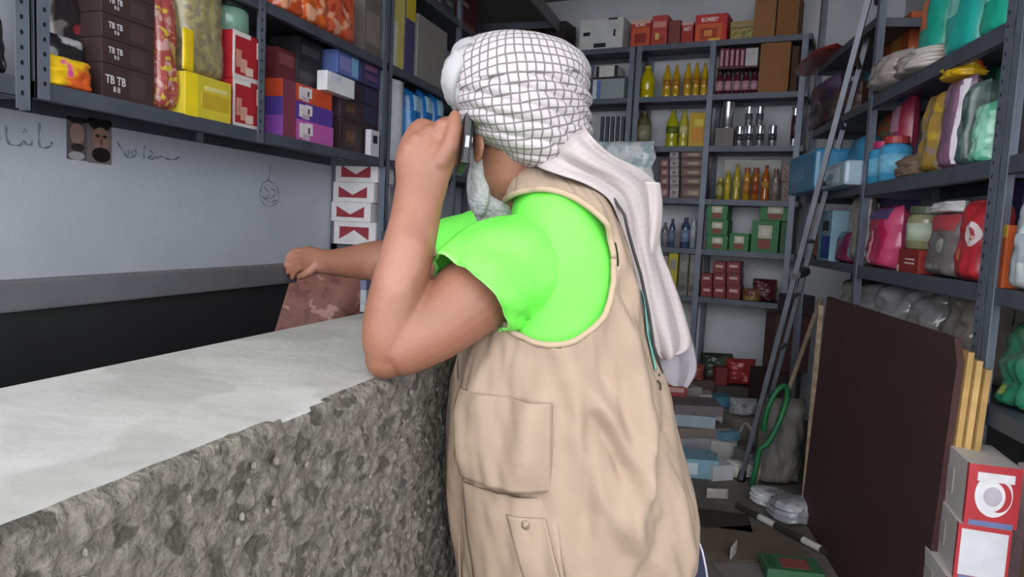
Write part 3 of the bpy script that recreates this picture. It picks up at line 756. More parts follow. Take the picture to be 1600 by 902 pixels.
def bottle(name, label, cat, loc, rz, w, h, d=None, c='#d8b821', cap='#c8a018', lab=None, group=None, style='oil', alpha=1., n=18):
    r = thing(name, label, cat, loc, rz, group); R = w/2
    if style == 'oil': pf = [(.80,0),(.97,.02),(1,.06),(1,.18),(.93,.24),(.93,.30),(1,.36),(1,.55),(.92,.66),(.66,.78),(.40,.87),(.34,.90),(.34,.925)]; cz, cr = .915, .42
    elif style == 'squat': pf = [(.85,0),(1,.03),(1,.62),(.9,.74),(.55,.84),(.38,.88),(.38,.92)]; cz, cr = .90, .46
    elif style == 'slim': pf = [(.85,0),(1,.02),(1,.74),(.86,.80),(.62,.83),(.62,.86)]; cz, cr = .84, .75
    else: pf = [(.85,0),(1,.02),(1,.85),(.9,.89),(.9,.9)]; cz, cr = .89, .95
    g = G(); g.lathe([(R*a, h*b) for a, b in pf], n); obj('bottle_body', g, mat(c, .15, spec=.6, vary=.08, alpha=alpha, coat=.4), r, True)
    g = G(); g.lathe([(R*cr, h*cz), (R*cr, h*.985), (R*cr*.9, h)], n); obj('cap', g, mat(cap, .4), r)
    if lab:
        z0, z1 = (.36,.55) if style == 'oil' else (.2,.6); g = G(); g.lathe([(R*1.012, h*z0), (R*1.012, h*z1)], n); obj('label', g, mat(lab, .5, vary=.2, vscale=40), r, True)
    return r
def can(name, label, cat, loc, rz, w, h, d=None, c='#c9ccd2', lab='#8f3a2e', group=None, band=(.12,.86), metal=.9):
    r = thing(name, label, cat, loc, rz, group); R = w/2; n = 20
    g = G(); g.lathe([(R*.96,0),(R,.01*h),(R,.03*h),(R*.965,.05*h),(R*.965,.95*h),(R,.97*h),(R,.99*h),(R*.96,h),(R*.93,h*.985)], n); obj('can_body', g, mat(c, .22, metal), r, True)
    if lab: g = G(); g.lathe([(R*.985,h*band[0]),(R*.985,h*band[1])], n); obj('label', g, mat(lab, .35, vary=.25, vscale=50), r, True)
    return r
def jar(name, label, cat, loc, rz, w, h, d=None, c='#b5b9a0', lid='#3f8f5f', lab=None, group=None, alpha=1.):
    r = thing(name, label, cat, loc, rz, group); R = w/2
    g = G(); g.lathe([(R*.88,0),(R,.04*h),(R,.68*h),(R*.92,.78*h),(R*.8,.82*h)], 22); obj('jar_body', g, mat(c, .2, vary=.1, alpha=alpha, coat=.3), r, True)
    g = G(); g.lathe([(R*.9,.81*h),(R*.92,.83*h),(R*.92,.98*h),(R*.86,h)], 22); obj('lid', g, mat(lid, .4), r)
    if lab: g = G(); g.lathe([(R*1.01,.2*h),(R*1.01,.6*h)], 22); obj('label', g, mat(lab, .5), r, True)
    return r
def pouch(name, label, cat, loc, rz, w, h, d, c='#c03030', c2=None, c3=None, patches=(), group=None, rough=.28, alpha=1., metal=0., seed=None, tilt=0., roll=0., text=(), n=18, thr=.5, wr=1., pscale=None, stand=True, seal=None):
    """filled plastic bag: puffed front and back, crimped seals, wrinkles"""
    r = thing(name, label, cat, loc, rz, group); r.rotation_euler = (tilt, roll, rz)
    seed = seed if seed is not None else random.random()*50
    def sf(u, v, side, off=0.):
        e = max(0, (1-(2*u-1)**4))**.55 * max(0, (1-abs(2*v-1)**(5 if v > .5 else 9)))**.5
        x = (u-.5)*w*(1-.06*math.sin(math.pi*v)*e); z = v*h
        t = d/2*e*(.85+.25*(1-v))
        nz = noise.noise(Vector((u*4+seed, v*5, side*3)))*.5 + noise.noise(Vector((u*10+seed, v*8, side*3+9)))*.35
        t += wr*.13*d*nz*min(1, e*1.5+.15)
        x += wr*.02*w*noise.noise(Vector((v*5+seed, 2, u)))
        return (x, side*(t+off), z)
    g = G()
    for s in (-1, 1):
        rows = [[sf(i/n, j/n, s) for i in range(n+1)] for j in range(n+1)]
        if s > 0: rows = [list(reversed(q)) for q in rows]
        g.grid(rows)
    obj('bag_film', g, mat(c, rough, metal, alpha=alpha, c2=c2, c3=c3, pscale=pscale or .9/max(w, .05), thr=thr, spec=.6), r, True)
    for (nm, a, b, e, f, pc) in patches:
        k = 10
        if nm.startswith('round'):
            cx, cz, rx_, rz_ = (a+e)/2, (b+f)/2, (e-a)/2, (f-b)/2
            rows = [[sf(cx+rx_*q/5*math.cos(2*math.pi*m/20), cz+rz_*q/5*math.sin(2*math.pi*m/20), -1, .0015) for m in range(21)] for q in range(0, 6)]
        else: rows = [[sf(a+(e-a)*i/k, b+(f-b)*j/k, -1, .0012) for i in range(k+1)] for j in range(k+1)]
        gg = G(); gg.grid(rows); obj('printed_emblem' if nm.startswith('round') else 'printed_panel', gg, mat(pc, rough+.1), r, True)
    if seal:
        for v0 in ((.0, .045), (.945, 1.0)):
            rows = [[sf(i/n, v0[0]+(v0[1]-v0[0])*j/3, -1, .001 + .001*(j % 2)) for i in range(n+1)] for j in range(4)]; gg = G(); gg.grid(rows); obj('seal_strip', gg, mat(seal, .35), r, True)
    for (s, fx, fz, sz, tcol) in text:
        x, y, z = sf(fx, fz, -1, .006); lettering(s, sz*h, (x, y, z), r, mat(tcol, .5, vary=0))
    return r
def rollpack(name, label, cat, loc, rz, w, h, d, c='#dfe3ea', group=None, core='#6a5d4c'):
    r = thing(name, label, cat, loc, rz, group); R = w/2
    g = G(); g.lathe([(R*.9,0),(R,.01*h),(R,.99*h),(R*.9,h)], 24); obj('roll', g, mat(c, .18, vary=.1, bump=.25, bscale=35, coat=.6), r, True)
    g = G(); g.lathe([(R*.3,h*.99),(R*.3,h*1.004)], 16); obj('core', g, mat(core, .8), r); return r
KIND = dict(carton=carton, bottle=bottle, can=can, jar=jar, pouch=pouch, roll=rollpack)
TOP = {}
def put(kind, name, label, cat, pl, z, x0, x1, yt, d=.12, sb=.03, yb=None, shrink=.96, key=None, dh=0, **k):
    """stand one article on a shelf: x0..x1 and its top yt come from the photograph, its place from the rack plane"""
    ym = yt + 20 if yb is None else (yt+yb)/2
    u0 = pl.hit(x0, ym, sb)[0]; u1 = pl.hit(x1, ym, sb)[0]
    if isinstance(z, str): z = TOP[z]
    h = pl.hit((x0+x1)/2, yt, sb)[1] - z
    w = (u1-u0)*shrink
    if kind in ('bottle', 'can', 'jar', 'roll'): d = w
    loc = pl.pt((u0+u1)/2, sb + d/2, z + .0006)
    if key: TOP[key] = z + .0006 + h
    if h < .015: print('LOW', label, h)
    return KIND[kind](name, label, cat, loc, pl.rz, w, h, d, **k)

# ================================================================== goods, left wall rack
put('pouch','snack_bag','black and orange snack bag in the rack at the frame edge','bag',PL,ZL,-46,23,8,d=.14,c='#151517',c2='#b8542c',c3='#9a8f90',thr=.56,pscale=7)
put('pouch','snack_bag','dark glossy wrapped bag leaning over the orange foil packet','bag',PL,ZL,70,152,-38,d=.10,sb=.10,c='#2a2326',c2='#77706f',c3='#8d2a35',thr=.60,pscale=9,rough=.15)
put('pouch','snack_bag','shiny silver and black snack bag under the dark wrapped bag','bag',PL,ZL,72,146,52,d=.10,sb=.05,c='#2b2a2e',c2='#c9c9cc',thr=.6,pscale=14,rough=.15,seed=4)
put('pouch','snack_bag','orange and yellow foil snack packet with a pink end on the lower shelf','bag',PL,ZL,68,155,88,d=.07,sb=.0,c='#d8612a',c2='#f0c321',c3='#e0559a',thr=.56,pscale=8,rough=.15,seed=11,wr=1.6)
for i,(a,b) in enumerate(((108,1),(70,2),(32,3),(-6,4),(-46,5))):
    put('carton','brown_box',['dark brown box with white letters, lowest of its stack','dark brown box with white letters, second from the shelf','dark brown box with white letters, third from the shelf','dark brown box with white letters, fourth from the shelf','dark brown box with white letters, top of its stack'][i],'box',PL,ZL if i==0 else 'bb%d'%i,157,243,a,d=.22,sb=.025,key='bb%d'%(i+1),
        c='#43302f',panels=((.52,.18,.80,.82,'#4d3a3a'),),text=(('TB TB',.24,.55,.34,'#d9d4d6',.8),('B B',.26,.30,.22,'#cfc8ca',.8)),group='dark brown boxes stacked by the candy bags')
put('pouch','candy_bag','tall clear bag of red and pink wrapped sweets','bag',PL,ZL,246,287,-20,d=.10,sb=.02,c='#a84f4b',c2='#c79a95',c3='#cdb243',thr=.55,pscale=26,rough=.2)
put('carton','sweet_box','bright yellow box under the clear bag of beige sweets','box',PL,ZL,288,363,121,d=.16,sb=.0,key='yel',c='#d9c53b',panels=((.0,0,.26,1,'#f4d820'),(.34,.25,.95,.62,'#c9a92c'),(.40,.68,.9,.78,'#e6d98a')))
put('pouch','candy_bag','clear bag of beige and yellow wrapped sweets standing on the yellow box','bag',PL,'yel',290,364,-40,d=.11,sb=.02,c='#9a8d66',c2='#aa9c6c',c3='#8a7f68',thr=.52,pscale=22,rough=.18,seed=3)
put('pouch','ribbon_strip','yellow folded wrapper standing at the edge of the beige sweets','wrapper',PL,'yel',287,306,45,d=.012,sb=-.012,c='#ecc91e',wr=.4)
RW = lambda k: dict(c='#b3262f',panels=((0,0,1,.10,'#dcd3cf'),(.0,.9,.62,1,'#e3dcd8'),(.12,.25,.30,.62,'#cf8d7d'),(.28,.16,.5,.45,'#d9a18f'),(.46,.12,.72,.30,'#e1c4b6'),(.86,.55,1,.9,'#e8e2df'),(0,.0,.06,.9,'#e8e2df')))
put('carton','biscuit_box','red and white box beside the rack post, lower of two','box',PL,ZL,363,408,128,d=.2,sb=.02,key='rw',**RW(0))
put('carton','biscuit_box','red and white box beside the rack post, upper of two','box',PL,'rw',363,408,54,d=.2,sb=.02,key='rw2',**RW(1))
put('jar','glass_jar','pale green jar on top of the red and white boxes','jar',PL,'rw2',360,404,4,sb=.03,c='#7da58f',lid='#2b2d2e',shrink=.95)
# second bay
for i,(n,c2,l) in enumerate((('#d2552a','#e8a07a','orange shiny noodle packet hanging over the upper shelf edge, nearest the post'),('#e0662a','#f0b08c','orange shiny noodle packet in the middle of the upper shelf'),('#cf5c3a','#e9a684','orange red shiny packet beside the dark bottles on the upper shelf'))):
    put('pouch','noodle_packet',l,'packet',PL,ZL2,[436,474,512][i],[482,523,566][i],[-32,-30,-28][i],d=.09,sb=-.01-.008*(i%2),c=n,c2=c2,c3='#b93a2a',thr=.58,pscale=12,rough=.15,seed=i*7.,wr=1.5)
put('carton','grey_box','grey brown box at the far end of the upper shelf of the second bay','box',PL,ZL2,570,598,-10,d=.2,c='#6f6660',panels=((.1,.2,.9,.7,'#8a8078'),))
PUR=[('#8f4fae','pink box with a cartoon face print, bottom of the small stack',440,522,190,'#c25fae'),('#56409a','purple box with a white face print, middle of the small stack',440,521,162,'#5b3f9c'),('#d5502c','orange red box with a white face print, top of the small stack',440,520,135,'#d9532b')]
for i,(c,l,a,b,t,pc) in enumerate(PUR):
    put('carton','sweet_box',l,'box',PL,ZL if i==0 else 'pu%d'%i,a,b,t,d=.2,sb=.02+.012*i,key='pu%d'%(i+1),c=c,panels=((.0,0,.24,1,'#8a3f55'),(.24,.0,1,1,pc),(.30,.18,.46,.85,'#e9dfe3'),(.42,.35,.56,.9,'#efe6e8'),(.36,.1,.5,.35,'#cdb9c6'),(.47,.4,.5,.7,'#3a2a3a')),group='three face-print boxes in the second bay')
put('carton','sweet_box','dark red box wedged beside the post behind the face-print boxes','box',PL,'pu3',432,462,78,d=.14,sb=.08,c='#6d2a33',panels=((.1,.5,.9,.85,'#8a4a52'),))
put('carton','sweet_box','dark grey box with maroon stripe on top of the face-print boxes','box',PL,'pu3',463,502,98,d=.14,sb=.07,key='dg1',c='#35343a',panels=((.1,.3,.9,.6,'#4a4448'),))
put('carton','sweet_box','black box stacked above the grey box in the second bay','box',PL,'dg1',465,505,64,d=.14,sb=.08,c='#29282c',panels=((.15,.3,.85,.7,'#45424a'),))
for i,(t,c,l) in enumerate(((192,'#3c2c30','dark brown tea box at the bottom of the tall stack by the post'),(160,'#40303a','dark brown tea box second from the bottom by the post'),(130,'#332b3e','dark plum tea box third from the bottom by the post'))):
    put('carton','tea_box',l,'box',PL,ZL if i==0 else 'tb%d'%i,530,593,t,d=.2,sb=.045,key='tb%d'%(i+1),c=c,panels=((.08,.2,.40,.85,'#4b3634'),(.14,.35,.34,.65,'#6b4a3c'),(.62,.1,.98,.9,'#3a3654')),group='dark tea boxes in the second bay')
put('carton','tea_box','blue box with lilac panel above the dark tea boxes','box',PL,'tb3',527,562,84,d=.16,sb=.03,c='#5c6fb0',panels=((.1,.2,.6,.8,'#8a86c0'),(.65,.1,.95,.9,'#7fb2d8')))
put('carton','tea_box','navy box with pink marks above the dark tea boxes','box',PL,'tb3',563,596,92,d=.16,sb=.03,c='#3a3a66',panels=((.2,.55,.8,.75,'#8a5a78'),(.2,.2,.8,.4,'#6a4a70')))
put('carton','silver_box','small shining silver box standing out in front of the blue box','box',PL,'pu3',510,555,118,d=.05,sb=-.0,c='#f1f1f4',rough=.2,panels=((.1,.55,.5,.95,'#dfe4f2'),))
put('carton','small_pack','little white pack with a dark square at the far edge of the shelf','pack',PL,ZL,579,593,204,d=.03,sb=.0,c='#d9d5dc',panels=((.25,.5,.75,.8,'#1e2240'),))
# third bay
put('carton','cereal_box','tall pale yellow box on the upper shelf of the third bay','box',PL,ZL2,611,634,-14,d=.16,sb=.02,c='#cdbf6a',panels=((.0,.0,.5,.6,'#d8d4cc'),))
put('carton','cereal_box','purple box with yellow top on the upper shelf of the third bay','box',PL,ZL2,635,650,-6,d=.16,sb=.02,c='#4d4470',panels=((0,.7,1,1,'#c8b52e'),))
put('carton','storage_box','big plain grey board box on the upper shelf of the third bay','box',PL,ZL2,652,700,36,d=.24,sb=.02,c='#8d8884')
put('roll','foil_roll','tall white shiny foil roll standing beside the blue packs','roll',PL,ZL,611,643,126,sb=.02)
for i,(a,b,t) in enumerate(((646,664,140),(665,682,142),(683,699,147))):
    put('pouch','tissue_pack',['blue tissue pack next to the foil roll','blue tissue pack in the middle of the three','blue tissue pack nearest the turban'][i],'pack',PL,ZL,a,b,t,d=.12,sb=.03,c='#1e6fb5',c2='#2b8fd2',pscale=8,thr=.55,wr=.6,patches=(('printed_panel',.2,.72,.8,.92,'#a9cfe6'),),group='blue tissue packs in the third bay')
for i,(u,t,c,l) in enumerate(((4.08,.22,'#5a1f24','dark red bundle on the upper rack above the turban'),(4.34,.2,'#3a2b2e','dark maroon bundle on the upper rack further back'),(4.62,.19,'#74282c','red carton at the far end of the upper rack'))):
    carton('dark_carton',l,'box',PL.pt(u,.14,ZL2+.0006),PL.rz,.22,t,.2,c,panels=((.1,.3,.9,.6,'#7d6f70'),))
carton('printed_carton','dark grey carton with white signs on the top level of the left rack','box',PL.pt(3.95,.165,EYE+1.2206),PL.rz,.34,.26,.22,'#3f3e40',panels=((.2,.55,.5,.7,'#a5a3a5'),(.25,.2,.38,.5,'#8d8b8d'),(.6,.3,.9,.4,'#7d7b7d')))
carton('printed_carton','dark red carton beside the grey printed one on the left rack','box',PL.pt(4.35,.165,EYE+1.2206),PL.rz,.36,.25,.22,'#4d2024',panels=((.15,.6,.5,.7,'#8d7a7a'),(.2,.15,.8,.25,'#7a3a3a')))
put('carton','dark_carton','dark red carton low in the corner bay behind the turban','carton',PB,Z[5],812,846,28,d=.2,sb=.03,c='#4a1a1f',panels=((.5,.2,.95,.5,'#6d2428'),))
put('carton','dark_carton','black and red carton in the corner bay next to the white shipping carton','carton',PB,Z[5],850,884,34,d=.2,sb=.03,c='#2a2022',panels=((.2,.1,.9,.4,'#5f2226'),))
# cartons in the rack end, facing the counter
CIG = dict(c='#dfdcdd',rough=.5)
def bow(v):  # the red roof-shaped print
    return v
TOP['cg0'] = EYE-.135
cg = [('cg1',520,588,347,'bottom'),('cg2',516,580,316,'second'),('cg3',519,585,285,'third'),('cg4',523,591,251,'top')]
REDP = mat('#96303c', .5, vary=.06)
def chevron(r, w, h, d, inv=False):
    """dark red panel with a white V notch, printed on the carton front"""
    g = G(); y = -d/2-.0009; x0, x1, m = -w*.36, w*.34, -w*.01; z0, z1 = h*.22, h*.78; n = h*.42
    if not inv: pts = [(x0,z0),(x1,z0),(x1,z1),(m,z1-n),(x0,z1)]; tri = [(0,1,3),(1,2,3),(0,3,4)]
    else: pts = [(x0,z0),(m,z0+n),(x1,z0),(x1,z1),(x0,z1)]; tri = [(0,1,4),(1,3,4),(1,2,3)]
    g.add([(x,y,z) for x,z in pts]+[(x,y+.0012,z) for x,z in pts], [tuple(t) for t in tri]+[(i,(i+1)%5+0,(i+1)%5+5,i+5) for i in range(5)])
    obj('printed_chevron', g, REDP, r)
for i,(k,a,b,t,nm) in enumerate(cg):
    r = put('carton','cigarette_carton','white carton with dark red chevron, %s of the stack in the rack end'%nm,'carton',PA,'cg%d'%i,a,b,t,d=.18,sb=.045,key=k,group='white and red cartons in the rack end',**CIG)
    bd = [c for c in r.children if c.name.startswith('box_body')][0].data; xs=[v.co.x for v in bd.vertices]; zs=[v.co.z for v in bd.vertices]; ys=[v.co.y for v in bd.vertices]
    chevron(r, max(xs)-min(xs), max(zs), max(ys)-min(ys), i==0)
put('carton','flat_pack','thin cream packet lying on the top white and red carton','packet',PA,'cg4',525,578,246,d=.14,sb=.0,c='#cfc8b8')
for i,(t,c,l) in enumerate(((474,'#d8d9de','white packet with a blue print at the bottom below the cartons'),(452,'#cfd3da','blue and white packet in the middle below the cartons'),(437,'#8b93b5','lilac packet on top of the packets below the cartons'))):
    put('carton','flat_pack',l,'packet',PA,EYE-.47 if i==0 else 'fp%d'%i,524,573,t,d=.16,sb=.02,key='fp%d'%(i+1),c=c,panels=((.12,.25,.62,.8,['#3b4a72','#7d95b8','#4f5f95'][i]),))
# reddish sack standing behind the counter
pouch('woven_sack','reddish brown woven sack standing behind the counter by the desk end','sack',(-1.32,2.0,.0005),math.radians(10),.36,1.06,.22,c='#6d4238',c2='#8d6a5c',c3='#5a332c',pscale=16,rough=.7,thr=.55)
carton('till_box','dark box with a small white card behind the bearded chin','box',(-1.34,2.95,.0005),math.radians(8),.30,1.20,.3,'#2c2c30',panels=((.05,.92,.95,.97,'#3d3d42'),))
carton('white_card','small white card box standing on the dark box','card',(-1.36,2.93,1.2012),math.radians(12),.075,.085,.05,'#e2e0dc')

# ================================================================== goods, back rack
put('carton','white_carton','white shipping carton with black hand holes on the top shelf','carton',PB,Z[5],905,975,29,d=.26,sb=.01,c='#c4c4c2',panels=((.08,.46,.24,.58,'#17171a'),(.34,.06,.62,.20,'#17171a'),(.78,.40,.83,.62,'#232326'),(.66,.93,.86,.99,'#1c1c1e')))
put('carton','snack_carton','red food carton with orange picture at the end of the top shelf','carton',PB,Z[5],985,1017,31,d=.2,sb=.02,c='#b8322a',panels=((.08,.06,.95,.70,'#c9582e'),(.2,.12,.8,.5,'#8f2a22'),(.0,.86,1,1,'#d9ada0')),text=(('BOMBY',.5,.80,.17,'#f0dcd6',.75),))
put('carton','snack_carton','pale red narrow carton beside the first picture carton','carton',PB,Z[5],1018,1043,24,d=.18,sb=.03,c='#b9443e',panels=((.1,.6,.9,.8,'#d88d84'),(.1,.1,.9,.3,'#a83530'),(.25,.2,.5,.42,'#d8b06a')))
put('carton','snack_carton','plain brownish red carton between the picture cartons','carton',PB,Z[5],1044,1063,32,d=.18,sb=.03,c='#7d3d36')
put('carton','snack_carton','small red carton with cut-off white letters','carton',PB,Z[5],1064,1083,35,d=.18,sb=.03,c='#b03430',panels=((.05,.1,.9,.5,'#a02a28'),(0,.86,1,1,'#d9a49c')),text=(('MBY',.55,.68,.28,'#e8d2cc',.7),))
put('carton','snack_carton','large bright red carton with white letters and an orange dish picture','carton',PB,Z[5],1085,1137,22,d=.2,sb=.02,c='#c42a26',panels=((.04,.06,.86,.66,'#d05a2c'),(.16,.1,.7,.5,'#a33a22'),(.3,.2,.55,.42,'#dd8a3a'),(.45,.02,.8,.12,'#d9b23a')),text=(('BOMBEY',.46,.80,.22,'#f4ecea',.75),))
put('carton','tin_carton','olive and gold patterned carton next to the brown board boxes','carton',PB,Z[5],1140,1178,33,d=.2,sb=.03,c='#77683f',panels=((.05,.05,.95,.6,mat('#6f6436',.5,c2='#9aa04e',c3='#a58a4a',pscale=40,thr=.5)),(0,.7,1,1,'#9a8355')))
put('carton','board_box','plain brown board box on the top shelf, paler of two','carton',PB,Z[5],1179,1214,-8,d=.28,sb=.02,c='#93663e',rough=.8)
put('carton','board_box','plain brown board box on the top shelf next to the corner','carton',PB,Z[5],1215,1250,-14,d=.28,sb=.02,c='#86592f',rough=.8)
# shelf 4
put('carton','clear_tub','pale grey plastic tub with a dark lid behind the turban','tub',PB,Z[4],925,976,120,d=.2,sb=.02,key='tub',c='#8b9698',panels=((.0,.0,.12,1,'#c6cdd0'),(.14,0,.26,.85,'#5a6ea8'),(0,.9,1,1,'#22242a')))
put('carton','flat_pack','white packet with dark ends lying on the plastic tub','packet',PB,'tub',930,965,103,d=.16,sb=.03,c='#c9c7c4',panels=((0,0,.15,1,'#1d1d20'),(.85,0,1,1,'#1d1d20')))
for i,(a,b,t,c) in enumerate(((997,1021,101,'#b9a80f'),(1034,1048,101,'#c09a22'),(1049,1062,101,'#b8901c'),(1067,1080,98,'#c39a20'),(1081,1093,97,'#bd941a'),(1094,1106,98,'#c8a226'))):
    put('bottle','oil_bottle',['wide lime yellow oil bottle standing apart behind the post','first of the slim yellow oil bottles counted from the wide one','second of the slim yellow oil bottles','third of the slim yellow oil bottles, after the gap','fourth of the slim yellow oil bottles','last slim yellow oil bottle, against the centre post'][i],'bottle',PB,Z[4],a,b,t,sb=.05,c=c,cap='#c8b020' if i==0 else '#a8871c',lab=None if i==0 else '#a8741f',group='yellow oil bottles on the fourth shelf')
for i in range(5):
    put('bottle','sauce_bottle','dark maroon bottle with a pink label, %s from the centre post'%['first','second','third','fourth','last'][i],'bottle',PB,Z[4],1117+13.6*i,1129+13.6*i,112,sb=.03,style='slim',c='#5a1c2c',cap='#3d1420',lab='#b98a98',group='maroon bottles on the fourth shelf')
for i in range(5):
    z = PB.hit(1140, 108, .1)[1]
put('carton','display_tray','dark maroon tray standing on the maroon bottles','tray',PB,PB.hit(1150,111.5,.1)[1],1117,1184,104,d=.12,sb=.02,key='tray',c='#44161f')
for i in range(5):
    put('carton','slim_box','slim maroon box with pink stripe on the tray, %s from the centre post'%['first','second','third','fourth','last'][i],'box',PB,'tray',1124+8*i,1131.4+8*i,76,d=.06,sb=.04,c='#6d2238',panels=((.2,.1,.7,.9,'#b9899b'),),group='slim striped boxes on the maroon tray')
put('carton','white_box','plain white box standing on the maroon tray','box',PB,'tray',1164,1184,75,d=.1,sb=.03,c='#b9b4b4')
put('carton','board_box','big plain brown board box on the fourth shelf beside the maroon bottles','carton',PB,Z[4],1187,1236,66,d=.27,sb=.02,c='#8d6038',rough=.8)
put('carton','board_box','narrow dark brown board box at the rack end under the top shelf','carton',PB,Z[4],1237,1248,72,d=.27,sb=.03,c='#4d3324',rough=.8)
# shelf 3
for i in range(5):
    put('carton','slim_carton','dark slim carton with a pale edge above the white bag, %s from the turban'%['first','second','third','fourth','last'][i],'carton',PB,Z[3],936+8*i,942.6+8*i,182,d=.14,sb=.04,c='#3c4248',panels=((.0,0,.25,1,'#a9aeb0'),),group='dark slim cartons behind the white bag')
put('bottle','oil_bottle','dark olive bottle behind the rack post above the white bag','bottle',PB,Z[3],991,1015,172,sb=.05,style='squat',c='#5d583a',cap='#44402c',lab='#8a846a')
put('bottle','oil_bottle','yellow green bottle with a dark label on the third shelf','bottle',PB,Z[3],1039,1059,170,sb=.04,c='#a5a41c',cap='#6d7a2a',lab='#5f6a20')
put('bottle','oil_bottle','pale yellow green bottle next to the golden jerrycan','bottle',PB,Z[3],1060,1075,170,sb=.04,c='#b7ad3c',cap='#7a8232',lab='#c9c48a')
put('carton','oil_can','golden yellow square oil tin with an orange picture','tin',PB,Z[3],1076,1105,176,d=.14,sb=.04,c='#bf9a1c',panels=((.2,.15,.9,.55,'#c9862a'),(.3,.6,.8,.8,'#d8c04a')))
put('carton','board_box','low grey brown board box under the tall silver can','carton',PB,Z[3],1116,1146,200,d=.16,sb=.03,key='lowb',c='#6d6462')
put('can','silver_can','tall bright silver can standing on the low board box','can',PB,'lowb',1126,1146,158,sb=.04,lab=None)
for i,(a,t) in enumerate(((1147,197),(1162,196),(1179,196),(1199,196))):
    put('can','silver_can',['short silver can beside the low board box','short silver can second from the board box','short silver can third from the board box','short silver can standing alone at the end of the row'][i],'can',PB,Z[3],a,a+14,t,sb=.03,lab='#46474c',band=(.3,.62),key='sc%d'%i)
for i,(a,k) in enumerate(((1162,'sc1'),(1179,'sc2'))):
    put('can','silver_can',['silver can stacked upon the second short can','silver can stacked upon the third short can'][i],'can',PB,k,a+.5,a+13.5,166,sb=.032,lab='#55565c',band=(.3,.62))
put('can','silver_can','silver can with a dark label at the corner end of the shelf','can',PB,Z[3],1236,1248,168,sb=.04,lab='#4a2c34',band=(.2,.8))
# shelf 2
pouch('plastic_bag','bright white crumpled plastic bag behind the scarf','bag',PB.pt(PB.hit(975,255,-.06)[0],-.075,Z[2]+.0006),PB.rz,.44,.385,.12,c='#e3ecef',c2='#b9cdd2',c3='#f4f6f6',pscale=9,rough=.25,wr=2.2)
for i in range(3):
    for j in range(5):
        a = [1031,1045,1062][i]; b = [1044,1060,1103][i]
        if i==0 and j>3: continue
        put('carton','tea_pack',['maroon and pink tea pack in the stack beside the white bag','pale grey pack in the narrow middle stack','brown and beige tea pack in the wide stack by the post'][i]+', '+['at the bottom','second up','third up','fourth up','on top'][j],'pack',PB,Z[2] if j==0 else 'tp%d%d'%(i,j-1),a,b,[290,276,262,248,234][j],d=.12,sb=.03,key='tp%d%d'%(i,j),
            c=['#6d4448','#8d8488','#5c4640'][i],panels=((.1,.2,.9,.75,['#94696e','#a59ca0','#7a5f54'][i]),(.3,.3,.7,.6,['#b09a98','#77626a','#a5947f'][i])),group=['maroon tea packs','pale packs in the middle stack','brown tea packs by the post'][i])
put('carton','shelf_card','grey display card standing behind the bottles','card',PB,Z[2],1129,1222,250,d=.012,sb=.16,c='#a3a29c')
YC=[('#7f7d2e','#b9a93a'),('#b9a022','#a08a1c'),('#b0a02c','#8d7a1e'),('#b98a22','#a0521e'),('#a8641e','#8a3a1c'),('#b05a20','#7a341c'),('#8a7a72','#6a4a44')]
for i,(a,b,t) in enumerate(((1118,1129,278),(1131,1141,268),(1145,1157,256),(1160,1172,262),(1174,1186,262),(1189,1203,258),(1206,1217,264))):
    put('bottle','drink_bottle',['olive small bottle at the post end of the second shelf','small yellow bottle next to the olive one','taller yellow bottle third along the second shelf','amber bottle fourth along the second shelf','amber brown bottle fifth along the second shelf','tall orange brown bottle sixth along the second shelf','grey pink bottle at the corner end of the second shelf'][i],'bottle',PB,Z[2],a,b,t,sb=.04,style=['slim','slim','oil','slim','slim','oil','slim'][i],c=YC[i][0],cap=YC[i][1],lab=['#a8a468','#c9b23a','#c2b04c','#b5783a','#9a4a2a','#b8853c','#9a8a86'][i],group='small bottles on the second shelf')
for i in range(2):
    put('carton','sweet_pack',['pink brown patterned pack, lower of two at the corner','pink brown patterned pack, upper of two at the corner'][i],'pack',PB,Z[2] if i==0 else 'sp0',1220,1240,[284,255][i],d=.1,sb=.05,key='sp%d'%i,c='#7a625f',panels=((.1,.1,.9,.9,mat('#8a6a66',.5,c2='#a08a84',c3='#5a3a40',pscale=40,thr=.5)),))
# shelf 1
for i,(a,b,t,c) in enumerate(((1032,1043,348,'#6d6a74'),(1044,1054,342,'#3d4a66'),(1062,1077,340,'#3f4d6a'),(1078,1088,330,'#8d939c'))):
    put('bottle','cleaner_bottle',['grey cleaner bottle nearest the scarf','dark blue cleaner bottle next to the grey one','broad dark blue cleaner bottle before the post','pale grey slim bottle against the centre post'][i],'bottle',PB,Z[1],a,b,t,sb=.05,style='squat',c=c,cap=['#55525c','#2c3650','#2a3450','#7a8088'][i],lab=['#85828c','#6d7a92','#7585a0','#a9aeb4'][i])
GR = dict(c='#2c6b3c',rough=.5)
def green(label, z, a, b, t, key=None, sb=.03, **k): return put('carton','soap_carton',label,'carton',PB,z,a,b,t,d=.18,sb=sb,key=key,c='#2f7442',panels=((.25,.45,.75,.85,'#c2b9a6'),(.28,.12,.72,.42,'#8a3a2c'),(.36,.55,.64,.75,'#d9d4c8')),**k)
green('green carton with a white emblem, lowest of the tall stack by the post',Z[1],1103,1137,368,'g1')
green('green carton with a white emblem, second of the tall stack by the post','g1',1103,1137,344,'g2')
green('green carton with a white emblem, top of the tall stack by the post','g2',1103,1137,319,'g3')
green('low green carton in the gap between the two stacks',Z[1],1138,1170,365)
green('tall green carton with a pale top in the stack by the ladder',Z[1],1173,1218,345,'g5')
green('flat green carton lying across the stack by the ladder','g5',1186,1236,320,sb=.04)
put('carton','soap_carton','dark green carton behind the ladder rail','carton',PB,Z[1],1219,1238,347,d=.18,sb=.04,c='#235c35')
